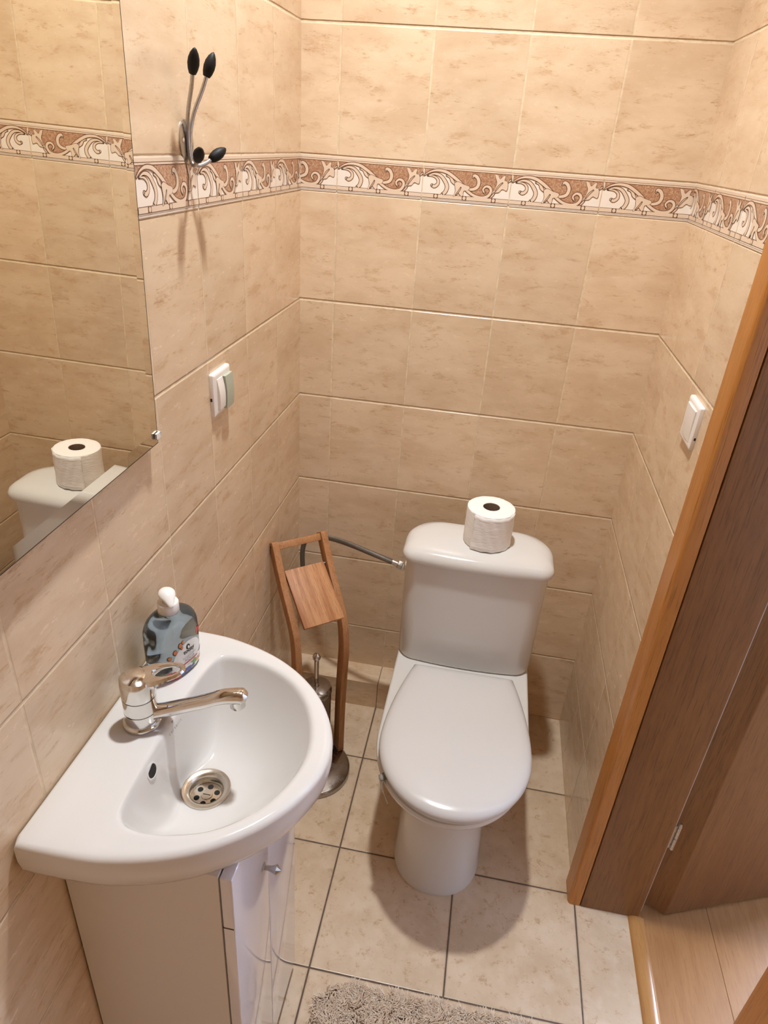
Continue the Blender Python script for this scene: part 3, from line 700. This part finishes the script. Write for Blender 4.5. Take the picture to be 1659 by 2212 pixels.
rim_ = [MP(-Wm + 0.0011, 0.0011, -bt + 0.0002), MP(-0.0011, 0.0011, -bt + 0.0002), MP(-0.0011, Hm - 0.0011, -bt + 0.0002), MP(-Wm + 0.0011, Hm - 0.0011, -bt + 0.0002)]
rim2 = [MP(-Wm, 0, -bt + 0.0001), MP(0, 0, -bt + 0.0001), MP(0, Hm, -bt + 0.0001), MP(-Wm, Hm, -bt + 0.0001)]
gm.add(rim2 + rim_, [(i, (i + 1) % 4, 4 + (i + 1) % 4, 4 + i) for i in range(4)], 1)  # thin dark border: silvering edge, with the shadow gap line painted in
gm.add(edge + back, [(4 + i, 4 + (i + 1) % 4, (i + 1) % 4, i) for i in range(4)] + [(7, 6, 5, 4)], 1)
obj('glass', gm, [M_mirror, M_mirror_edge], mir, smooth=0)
cm = MB()
def cbox(a0, a1, b0, b1, d0, d1):
    v = [MP(a, b, d) for d in (d0, d1) for b in (b0, b1) for a in (a0, a1)]
    cm.add(v, [(0, 2, 3, 1), (4, 5, 7, 6), (0, 1, 5, 4), (2, 6, 7, 3), (0, 4, 6, 2), (1, 3, 7, 5)])
cbox(-0.012, 0.003, 0.010, 0.019, 0.0006, 0.0040); cbox(0.0005, 0.003, 0.010, 0.019, -0.0105, 0.0040)
obj('clip', cm, M_whitepl, mir, smooth=0)

# ------------------------------------------------------------------ coat hook
hk = thing('coat_hook', 'satin steel coat hook with four black tips on the left wall beside the mirror', 'coat hook', (0.0, -0.632, 1.63))
pl = MB(); pr_ = []
for x, k in ((0.0003, 1.0), (0.0022, 1.0), (0.0030, 0.93)):
    pr_.append([(x, -0.632 + 0.0225 * k * math.cos(2 * PI * i / 36), 1.630 + 0.030 * k * math.sin(2 * PI * i / 36)) for i in range(36)])
obj('plate', pl.loft(pr_), M_satin, hk)
for s in (-1, 1):
    obj('screw', MB().lathe([(0.0042, 0.0), (0.0040, 0.0012), (0.0022, 0.0022), (0.0, 0.0024)], (0.003, -0.632 + s * 0.0145, 1.632), (1, 0, 0), n=16, cap1=False), M_chrome, hk)
    yc = -0.632
    path = [(0.033, yc + s * 0.0255 - 0.008, 1.720), (0.026, yc + s * 0.020 - 0.006, 1.700), (0.0135, yc + s * 0.011 - 0.003, 1.670), (0.0072, yc + s * 0.005, 1.645), (0.0062, yc + s * 0.0035, 1.622), (0.0075, yc + s * 0.0035, 1.608), (0.014, yc + s * 0.007, 1.5985), (0.023, yc + s * 0.018, 1.602), (0.030, yc + s * 0.028, 1.609)]
    P = crom(path, 6)
    pg = obj('prong', MB().tube(P, 0.0030, 12), M_satin, hk, smooth=60)
    for e, nx in ((0, 6), (-1, -7)):
        a = Vector(P[e]); d = (a - Vector(P[nx])).normalized()
        tipm = MB().lathe([(0.0030, -0.004), (0.0052, -0.0035), (0.0072, 0.002), (0.0084, 0.009), (0.0080, 0.016), (0.0058, 0.023), (0.0028, 0.028), (0.0005, 0.030)], a, d, n=24)
        obj('tip', tipm, M_black, pg, smooth=60)

# ------------------------------------------------------------------ light switches
def switch_plate(root, nrm, c, size, thick=0.009):
    """rounded square frame: nrm = +1 (faces +x) or -1 (faces -x); c = centre on the wall"""
    h = size / 2; m = MB()
    def sq(k, x): 
        out = []; r = 0.0032
        for cx, cy, a0 in ((1, 1, 0), (-1, 1, PI / 2), (-1, -1, PI), (1, -1, 1.5 * PI)):
            for i in range(5):
                a = a0 + PI / 2 * i / 4; out.append((c[0] + nrm * x, c[1] + cx * (h * k - r) + r * math.cos(a), c[2] + cy * (h * k - r) + r * math.sin(a)))
        return out
    m.loft([sq(1.0, 0.0002), sq(1.0, 0.0045), sq(0.985, 0.0070), sq(0.94, 0.0085), sq(0.84, thick), sq(0.66, thick)], True, True)
    return obj('frame', m, M_switch, root)
def rocker(root, nrm, c, y0, y1, z0, z1, t0, t1, mat, name='rocker', bulge=0.003):
    m = MB(); secs = []
    for k in range(9):
        t = k / 8; z = lerp(z0, z1, t); d = lerp(t0, t1, t) + bulge * math.sin(PI * t)
        secs.append([(c[0] + nrm * 0.008, y0, z), (c[0] + nrm * d, y0, z), (c[0] + nrm * (d + 0.0012), (y0 + y1) / 2, z), (c[0] + nrm * d, y1, z), (c[0] + nrm * 0.008, y1, z)])
    return obj(name, m.loft(secs), mat, root, smooth=50)
s1 = thing('light_switch', 'white two-rocker light switch with pale green cover, on the left wall beside the mirror', 'light switch', (0, -0.558, 1.213))
c1 = (0.0, -0.558, 1.213); switch_plate(s1, 1, c1, 0.083)
rocker(s1, 1, c1, -0.586, -0.559, 1.184, 1.242, 0.0135, 0.0095, M_switch)
gv = rocker(s1, 1, c1, -0.557, -0.5215, 1.177, 1.241, 0.0155, 0.0145, M_green, 'cover', 0.002)
gv['label'] = 'pale green translucent cover'
obj('notch', MB().box(0.0008, 0.004, -0.6003, -0.5990, 1.203, 1.209), M_dark, s1, smooth=0)
s2 = thing('light_switch', 'plain white light switch on the right wall next to the wooden door casing', 'light switch', (W, -0.454, 1.224))
c2 = (W, -0.454, 1.224); switch_plate(s2, -1, c2, 0.083)
rocker(s2, -1, c2, -0.484, -0.424, 1.194, 1.254, 0.0092, 0.0115, M_switch, bulge=0.001)
obj('notch', MB().box(W - 0.004, W - 0.0008, -0.4960, -0.4948, 1.203, 1.208), M_dark, s2, smooth=0)

# ------------------------------------------------------------------ toilet
TX = 0.543
wc = thing('toilet', 'white close-coupled toilet with closed lid against the back wall', 'toilet', (TX, -0.42, 0))
def egg(yb, yf, ym, hw, hb, nb=10, nf=40, ns=8, p=1.0):
    """closed contour: straight back at yb of half width hb, widest hw at ym, rounded front at yf"""
    pts = []
    for i in range(nf + 1):
        a = PI * i / nf                                  # front half from +x to -x
        pts.append((TX + hw * math.copysign(abs(math.cos(a)) ** p, math.cos(a)), ym - (ym - yf) * math.sin(a) ** p))
    for i in range(1, ns + 1):
        t = i / ns; pts.append((TX - lerp(hw, hb, t ** 1.7), lerp(ym, yb, t)))
    for i in range(1, nb):
        pts.append((TX - hb + 2 * hb * i / nb, yb))
    for i in range(ns, 0, -1):
        t = i / ns; pts.append((TX + lerp(hw, hb, t ** 1.7), lerp(ym, yb, t)))
    return pts
bl = []
for z, yb, yf, ym_, hw, hb, p in ((0.0005, -0.125, -0.684, -0.56, 0.112, 0.105, 0.92), (0.012, -0.125, -0.685, -0.56, 0.112, 0.105, 0.92), (0.03, -0.125, -0.680, -0.555, 0.108, 0.104, 0.92), (0.16, -0.125, -0.668, -0.55, 0.104, 0.104, 0.92), (0.235, -0.125, -0.672, -0.55, 0.108, 0.108, 0.95), (0.280, -0.125, -0.690, -0.55, 0.122, 0.120, 0.97), (0.315, -0.125, -0.716, -0.55, 0.143, 0.135, 1.0), (0.342, -0.125, -0.742, -0.55, 0.160, 0.150, 1.0), (0.362, -0.125, -0.764, -0.55, 0.176, 0.174, 1.0), (0.374, -0.125, -0.774, -0.55, 0.182, 0.180, 1.0), (0.384, -0.125, -0.777, -0.55, 0.183, 0.181, 1.0), (0.390, -0.127, -0.775, -0.55, 0.181, 0.179, 1.0), (0.392, -0.131, -0.769, -0.55, 0.176, 0.174, 1.0)):
    bl.append([(x, y, z) for x, y in egg(yb, yf, ym_, hw, hb, p=p)])
obj('bowl', MB().loft(bl), M_toilet, wc, smooth=50)
def rrect(x0, x1, y0, y1, rf, rb, z, n=10, bow=0.0):
    """rounded rectangle, front (y0) radius rf, back (y1) radius rb; front edge bowed by bow"""
    out = []
    for cx, cy, r, a0 in ((x1 - rb, y1 - rb, rb, 0), (x0 + rb, y1 - rb, rb, PI / 2), (x0 + rf, y0 + rf, rf, PI), (x1 - rf, y0 + rf, rf, 1.5 * PI)):
        for i in range(n + 1):
            a = a0 + PI / 2 * i / n; out.append((cx + r * math.cos(a), cy + r * math.sin(a)))
    ex = []
    for i, p in enumerate(out):
        q = out[(i + 1) % len(out)]; k = 8 if i % (n + 1) == n else 1
        for j in range(k): ex.append((lerp(p[0], q[0], j / k), lerp(p[1], q[1], j / k)))
    xm = (x0 + x1) / 2; hw = (x1 - x0) / 2; ymid = (y0 + y1) / 2
    return [(x, y - (bow * (1 - ((x - xm) / hw) ** 2) if y < ymid else 0), z) for x, y in ex]
tk = []
for z, dx, dy in ((0.3925, -0.008, -0.006), (0.396, -0.002, -0.001), (0.402, 0.0, 0.0), (0.55, 0.0015, 0.001), (0.700, 0.003, 0.002), (0.7135, 0.003, 0.002)):
    tk.append(rrect(TX - 0.182 - dx, TX + 0.182 + dx, -0.272 - dy, -0.115, 0.040, 0.03, z, bow=0.014))
obj('tank', MB().loft(tk), M_toilet, wc, smooth=50)
ldr = []
for z, d, bw_ in ((0.7140, 0.0005, 0.014), (0.7165, 0.0085, 0.014), (0.722, 0.0100, 0.014), (0.731, 0.0095, 0.014), (0.740, 0.0055, 0.0135), (0.7475, -0.0030, 0.012), (0.7525, -0.0140, 0.009), (0.7555, -0.030, 0.006), (0.7572, -0.055, 0.0)):
    ldr.append(rrect(TX - 0.183 - d, TX + 0.183 + d, -0.275 - d, -0.108 + min(d, 0.0), 0.032, 0.085 if d > -0.03 else 0.05 if d > -0.05 else 0.02, z, bow=bw_))
obj('tank_lid', MB().loft(ldr), M_toilet, wc, smooth=60)
def seat_ring(d, z, yb=-0.332):
    return [(x + 0.005, y, z) for x, y in egg(yb + d, -0.785 - d, -0.585, 0.1760 + d, 0.130 + d, p=0.98)]
seat = obj('seat', MB().loft([seat_ring(-0.014, 0.3945), seat_ring(-0.009, 0.397), seat_ring(-0.008, 0.405), seat_ring(-0.011, 0.410)]), M_seat, wc, smooth=50)
lid_r = [seat_ring(-0.006, 0.4115), seat_ring(0.000, 0.4135), seat_ring(0.002, 0.418), seat_ring(0.001, 0.424), seat_ring(-0.004, 0.4305), seat_ring(-0.012, 0.4350), seat_ring(-0.026, 0.4378), seat_ring(-0.050, 0.4395), seat_ring(-0.095, 0.4405)]
obj('seat_lid', MB().loft(lid_r), M_seat, wc, smooth=60)
for s in (-1, 1):
    obj('hinge', MB().lathe([(0.008, 0), (0.008, 0.034)], (TX + s * 0.075 - 0.017, -0.322, 0.404), (1, 0, 0), n=16).lathe([(0.012, 0), (0.011, 0.012)], (TX + s * 0.075, -0.320, 0.392), n=16), M_seat, wc)

# ------------------------------------------------------------------ clear plastic hanger clipped on the rim
hg = thing('rim_hanger', 'clear plastic hanger hooked over the left rim of the toilet bowl', 'toilet freshener', (0.392, -0.69, 0.39))
pth = crom([(0.4180, -0.668, 0.3945), (0.410, -0.675, 0.3950), (0.402, -0.681, 0.3945), (0.3935, -0.688, 0.390), (0.3925, -0.690, 0.378), (0.398, -0.695, 0.358), (0.409, -0.700, 0.335)], 6)
hm_ = MB(); dirw = Vector((0.50, -0.86, 0)).normalized()
sec_ = []
for i, p in enumerate(pth):
    a = Vector(pth[max(i - 1, 0)]); b = Vector(pth[min(i + 1, len(pth) - 1)]); t = (b - a).normalized(); nr = t.cross(dirw).normalized(); p = Vector(p); w_ = 0.010
    sec_.append([p + dirw * w_ + nr * 0.0008, p - dirw * w_ + nr * 0.0008, p - dirw * w_ - nr * 0.0008, p + dirw * w_ - nr * 0.0008])
obj('hook', hm_.loft(sec_), M_clear, hg, smooth=60)
obj('bead', MB().lathe([(0.0005, -0.0085), (0.005, -0.007), (0.007, 0), (0.005, 0.007), (0.0005, 0.0085)], (0.3925, -0.6885, 0.3930), dirw, n=16), M_clear, hg, smooth=70)

# ------------------------------------------------------------------ toilet paper roll on the tank
RC = Vector((0.5585, -0.196, 0.7575))
tr = thing('toilet_paper_roll', 'white toilet paper roll standing on the toilet tank lid', 'toilet paper', RC)
ro = MB(); rr = random.Random(5)
prf = [(0.0215, 0.0992), (0.030, 0.1000), (0.045, 0.1003), (0.0565, 0.1000), (0.0600, 0.0985), (0.0608, 0.095), (0.0606, 0.060), (0.0610, 0.03), (0.0608, 0.004), (0.0590, 0.0006), (0.0215, 0.0002)]
ro.lathe(prf, RC, (0, 0, 1), 64, False, False)
ro.v = [tuple(Vector(p) + Vector((rr.uniform(-1, 1), rr.uniform(-1, 1), rr.uniform(-0.5, 0.5))) * 0.0004) for p in ro.v]
roll = obj('paper', ro, M_paper, tr, smooth=50)
obj('core', MB().lathe([(0.0216, 0.001), (0.0216, 0.0990), (0.0205, 0.0990), (0.0205, 0.001)], RC, (0, 0, 1), 40, False, False), M_card, tr)
# loose last sheet wrapped over the front, its edge curling away at the lower left
sh = MB(); ns_, nz = 26, 10; sv = []
for j in range(nz + 1):
    for i in range(ns_ + 1):
        a = math.radians(-128 + 118 * i / ns_); t = j / nz
        e = max(0, 1 - i / 5)
        r = 0.0618 + 0.0007 * math.sin(i * 1.3 + j) + e * (0.0035 * (1 - t) + 0.0008) + 0.0004 * math.sin(j * 2.1)
        z = 0.0015 + 0.0955 * t - (0.0015 * e * (1 - t)) + 0.0012 * math.sin(i * 0.9) * (1 if j in (0, nz) else 0)
        sv.append(RC + Vector((r * math.cos(a), r * math.sin(a), max(z, 0.0006))))
sh.add(sv, [(j * (ns_ + 1) + i, j * (ns_ + 1) + i + 1, (j + 1) * (ns_ + 1) + i + 1, (j + 1) * (ns_ + 1) + i) for j in range(nz) for i in range(ns_)])
lso = obj('loose_sheet', sh, M_paper, tr, smooth=80)
md = lso.modifiers.new('thick', 'SOLIDIFY'); md.thickness = 0.0004

# ------------------------------------------------------------------ bamboo paper stand
an = math.radians(40); wv = Vector((math.cos(an), math.sin(an), 0)); fv = Vector((math.sin(an), -math.cos(an), 0)); rb = Vector((0.210, -0.281, 0))
def SP(w, s, z): return rb + wv * w + fv * s + Vector((0, 0, z))
prof = [(0.012, 0.020), (0.010, 0.14), (0.011, 0.26), (0.015, 0.36), (0.016, 0.42), (0.002, 0.495), (-0.036, 0.550), (-0.080, 0.606), (-0.140, 0.702)]
prof = crom(prof, 5)
st_c = Vector((0.156, -0.375, 0))
stand = thing('paper_holder_stand', 'curved bamboo toilet paper stand on a round steel base, leaning into the back left corner', 'paper holder', st_c)
def upright(w0, w1):
    secs = []
    for i, (s, z) in enumerate(prof):
        a = prof[max(i - 1, 0)]; b = prof[min(i + 1, len(prof) - 1)]; ts, tz = b[0] - a[0], b[1] - a[1]; l = math.hypot(ts, tz)
        ns, nz = tz / l * 0.0165, -ts / l * 0.0165
        secs.append([SP(w0, s + ns, z + nz), SP(w1, s + ns, z + nz), SP(w1, s - ns, z - nz), SP(w0, s - ns, z - nz)])
    return MB().loft(secs).bevel(0.0015, 2, 50)
obj('upright', upright(-0.016, 0.002), M_bamboo, stand, smooth=30)
obj('upright', upright(-0.1575, -0.1395), M_bamboo, stand, smooth=30)
tdir = Vector((0, 0, 0)) + fv * -0.53 + Vector((0, 0, 0.848)); tnr = fv * 0.848 + Vector((0, 0, 0.53))
def stand_box(w0, w1, s, z, h, t):
    c = SP(0, s, z); v = [c + wv * w + tdir * b + tnr * d for d in (-t, t) for b in (-h, h) for w in (w0, w1)]
    return MB().add(v, [(0, 2, 3, 1), (4, 5, 7, 6), (0, 1, 5, 4), (2, 6, 7, 3), (0, 4, 6, 2), (1, 3, 7, 5)])
obj('crossbar', stand_box(-0.1390, -0.0165, -0.134, 0.691, 0.0095, 0.012).bevel(0.002, 2), M_bamboo, stand, smooth=30)
for w in (-0.1577, 0.0022):
    obj('screw_hole', MB().lathe([(0.0026, -0.0004), (0.0026, 0.0004)], SP(w, -0.134, 0.693), wv, n=14), M_dark, stand)
# hinged cover board
def bd(w, s, z): return SP(w, s, z)
bt_ = []
bs = (0.04 - -0.092, 0.539 - 0.638); bl_ = math.hypot(*bs); bn = (-bs[1] / bl_, bs[0] / bl_)   # normal in (s, z), outward-forward
if bn[0] < 0: bn = (-bn[0], -bn[1])
v = []
for d in (0.0, 0.011):
    for (s, z) in ((-0.092, 0.638), (0.040, 0.539)):
        for w in (-0.1365, -0.0225):
            v.append(SP(w, s - bn[0] * d, z - bn[1] * d))
obj('cover_board', MB().add(v, [(0, 1, 3, 2), (4, 6, 7, 5), (0, 4, 5, 1), (2, 3, 7, 6), (0, 2, 6, 4), (1, 5, 7, 3)]).bevel(0.0012, 2), M_bamboo_board, stand, smooth=30)
obj('rod', MB().tube([SP(-0.142, -0.096, 0.628), SP(-0.013, -0.096, 0.628)], 0.004, 12), M_satin, stand)
obj('base', MB().lathe([(0.1040, 0.0), (0.1065, 0.002), (0.1065, 0.012), (0.1050, 0.0165), (0.1010, 0.0190), (0.020, 0.0200), (0.0, 0.0200)], st_c, n=72, cap1=False), M_dullsteel, stand, smooth=50)

# ------------------------------------------------------------------ toilet brush on that base
bc = Vector((0.1460, -0.3265, 0.0205))
brush = thing('toilet_brush', 'steel toilet brush holder with ball-topped handle, standing between the legs of the bamboo stand', 'toilet brush', bc)
obj('cup', MB().lathe([(0.040, 0), (0.0435, 0.003), (0.0435, 0.240), (0.0425, 0.242)], bc, n=48), M_dullsteel, brush)
obj('lid', MB().lathe([(0.0440, 0.2425), (0.0450, 0.245), (0.0450, 0.254), (0.0430, 0.259), (0.036, 0.2615), (0.009, 0.2645), (0.008, 0.2665)], bc, n=48), M_dullsteel, brush)
obj('handle', MB().lathe([(0.0068, 0.266), (0.0068, 0.351), (0.0075, 0.358)], bc, n=20).lathe([(0.004, 0.356), (0.0085, 0.3585), (0.0112, 0.365), (0.0115, 0.370), (0.0098, 0.376), (0.0055, 0.3805), (0.0, 0.382)], bc, n=24, cap1=False), M_chrome, brush, smooth=60)

# ------------------------------------------------------------------ water hose to the tank
hose = thing('water_hose', 'braided flexible water hose arching from the corner to the side of the toilet tank', 'hose', (0.3, -0.19, 0.65))
hp = crom([(0.333, -0.195, 0.6445), (0.310, -0.193, 0.6500), (0.260, -0.180, 0.6560), (0.190, -0.150, 0.6560), (0.130, -0.115, 0.6450), (0.075, -0.085, 0.6250), (0.042, -0.070, 0.6000), (0.030, -0.065, 0.555), (0.030, -0.060, 0.49), (0.032, -0.045, 0.44), (0.034, -0.030, 0.40)], 8)
ho = MB(); ho.tube(hp, 0.0074, 16)
hobj = obj('braided_tube', ho, M_braid, hose, smooth=60)
uvl = hobj.data.uv_layers.new(name='UVMap'); nrg = len(hp)
vi_uv = {}
for li, lp_ in enumerate(hobj.data.loops):
    vi = lp_.vertex_index; uvl.data[li].uv = ((vi % 16) / 16.0, (vi // 16) / nrg)
nd = (Vector(hp[0]) - Vector(hp[3])).normalized()
obj('ferrule', MB().lathe([(0.0074, -0.016), (0.0078, -0.014), (0.0078, 0.0), (0.007, 0.001)], hp[0], nd, n=24), M_steel, hose)
obj('nut', MB().lathe([(0.0110, 0.000), (0.0128, 0.0015), (0.0128, 0.0125), (0.0110, 0.014)], hp[0], nd, n=6), M_steel, hose, smooth=20)
e0 = Vector(hp[0]) + nd * 0.0135
obj('inlet', MB().lathe([(0.0075, 0), (0.0075, 0.004), (0.0125, 0.0045), (0.0125, 0.0100)], e0, nd, n=20), M_whitepl, hose)
obj('wall_valve', MB().lathe([(0.009, 0), (0.009, 0.03)], (0.034, -0.030, 0.378), n=16).lathe([(0.008, 0), (0.008, 0.0285)], (0.034, -0.0005, 0.385), (0, -1, 0), n=16), M_steel, hose)

# ------------------------------------------------------------------ bath mat
RX0, RX1, RY0, RY1, RR = 0.318, 0.86, -1.36, -0.936, 0.07
mat_ = thing('bath_mat', 'beige shaggy bath mat lying on the tiled floor in front of the washbasin', 'bath mat', ((RX0 + RX1) / 2, (RY0 + RY1) / 2, 0))
base_out = []
for cx, cy, a0 in ((RX1 - RR, RY1 - RR, 0), (RX0 + RR, RY1 - RR, PI / 2), (RX0 + RR, RY0 + RR, PI), (RX1 - RR, RY0 + RR, 1.5 * PI)):
    for i in range(9):
        a = a0 + PI / 2 * i / 8; base_out.append((cx + RR * math.cos(a), cy + RR * math.sin(a)))
obj('backing', MB().prism(base_out, 0.0005, 0.008), M_rug, mat_)
def in_rug(x, y):
    dx = max(RX0 + RR - x, x - (RX1 - RR), 0); dy = max(RY0 + RR - y, y - (RY1 - RR), 0)
    return RX0 < x < RX1 and RY0 < y < RY1 and (dx == 0 or dy == 0 or math.hypot(dx, dy) < RR)
pile = MB(); rg = random.Random(11); V = []; F = []
for _ in range(30000):
    x = rg.uniform(RX0, RX1); y = RY1 - (RY1 - RY0) * rg.random() ** 1.6
    if not in_rug(x, y): continue
    cl = 3.0 * math.sin(x * 70 + 2 * math.sin(y * 55)) + 2.5 * math.sin(y * 83 + x * 31)
    a = cl * 0.6 + rg.gauss(0, 0.8); lean = rg.uniform(0.35, 1.0); h = rg.uniform(0.013, 0.021); w = rg.uniform(0.0007, 0.0012)
    d = Vector((math.cos(a), math.sin(a), 0)); q = Vector((-d.y, d.x, 0)); p = Vector((x, y, 0.007)); o = len(V)
    m1 = p + d * (h * lean * 0.35) + Vector((0, 0, h * 0.6)); m2 = p + d * (h * lean) + Vector((0, 0, h * (1.0 - 0.25 * lean)))
    V += [p - q * w, p + q * w, m1 + q * w, m1 - q * w, m2 + q * w * 0.5, m2 - q * w * 0.5]
    F += [(o, o + 1, o + 2, o + 3), (o + 3, o + 2, o + 4, o + 5)]
pile.add(V, F)
po = obj('pile', pile, M_rug, mat_, smooth=0, recalc=False); po['kind'] = 'stuff'

# ------------------------------------------------------------------ light
def point(name, loc, power, col, r):
    l = bpy.data.lights.new(name, 'POINT'); l.energy = power; l.color = col; l.shadow_soft_size = r
    o = bpy.data.objects.new(name, l); C.objects.link(o); o.location = loc; return o
l = bpy.data.lights.new('ceiling_spot', 'SPOT'); l.energy = 205; l.color = (0.93, 0.97, 1.0); l.shadow_soft_size = 0.05; l.spot_size = math.radians(113); l.spot_blend = 1.0
o = bpy.data.objects.new('ceiling_spot', l); C.objects.link(o); o.location = (0.36, -0.615, 2.80)
l = bpy.data.lights.new('window_daylight', 'AREA'); l.shape = 'RECTANGLE'; l.size = 1.4; l.size_y = 1.1; l.energy = 660; l.color = (0.50, 0.66, 1.0)
o = bpy.data.objects.new('window_daylight', l); C.objects.link(o); o.location = (HX1 + 0.12, (WY0 + WY1) / 2, (WZ0 + WZ1) / 2); o.rotation_euler = (0, math.radians(90), 0)
w = bpy.data.worlds.new('World'); sc.world = w; w.use_nodes = True
bg = w.node_tree.nodes['Background']; bg.inputs[0].default_value = (0.75, 0.85, 1.0, 1); bg.inputs[1].default_value = 0.6

# ------------------------------------------------------------------ camera
cam = bpy.data.cameras.new('camera'); co = bpy.data.objects.new('camera', cam); C.objects.link(co); sc.camera = co
co.location = (0.500293, -1.742777, 1.6521); co.rotation_euler = (1.069758, -0.063906, 0.172915)
cam.sensor_fit = 'HORIZONTAL'; cam.sensor_width = 36.0; cam.lens = 36.0 * 1469.07 / 1659.0; cam.clip_start = 0.01

sc.view_settings.view_transform = 'Standard'; sc.view_settings.look = 'None'; sc.view_settings.gamma = 1.0; sc.view_settings.use_curve_mapping = False
sc.view_settings.exposure = -0.44
sc.cycles.use_denoising = True
sc.cycles.max_bounces = 10; sc.cycles.diffuse_bounces = 6; sc.cycles.glossy_bounces = 5; sc.cycles.transmission_bounces = 8
sc.cycles.caustics_reflective = False; sc.cycles.caustics_refractive = False
sc.cycles.sample_clamp_indirect = 4.0
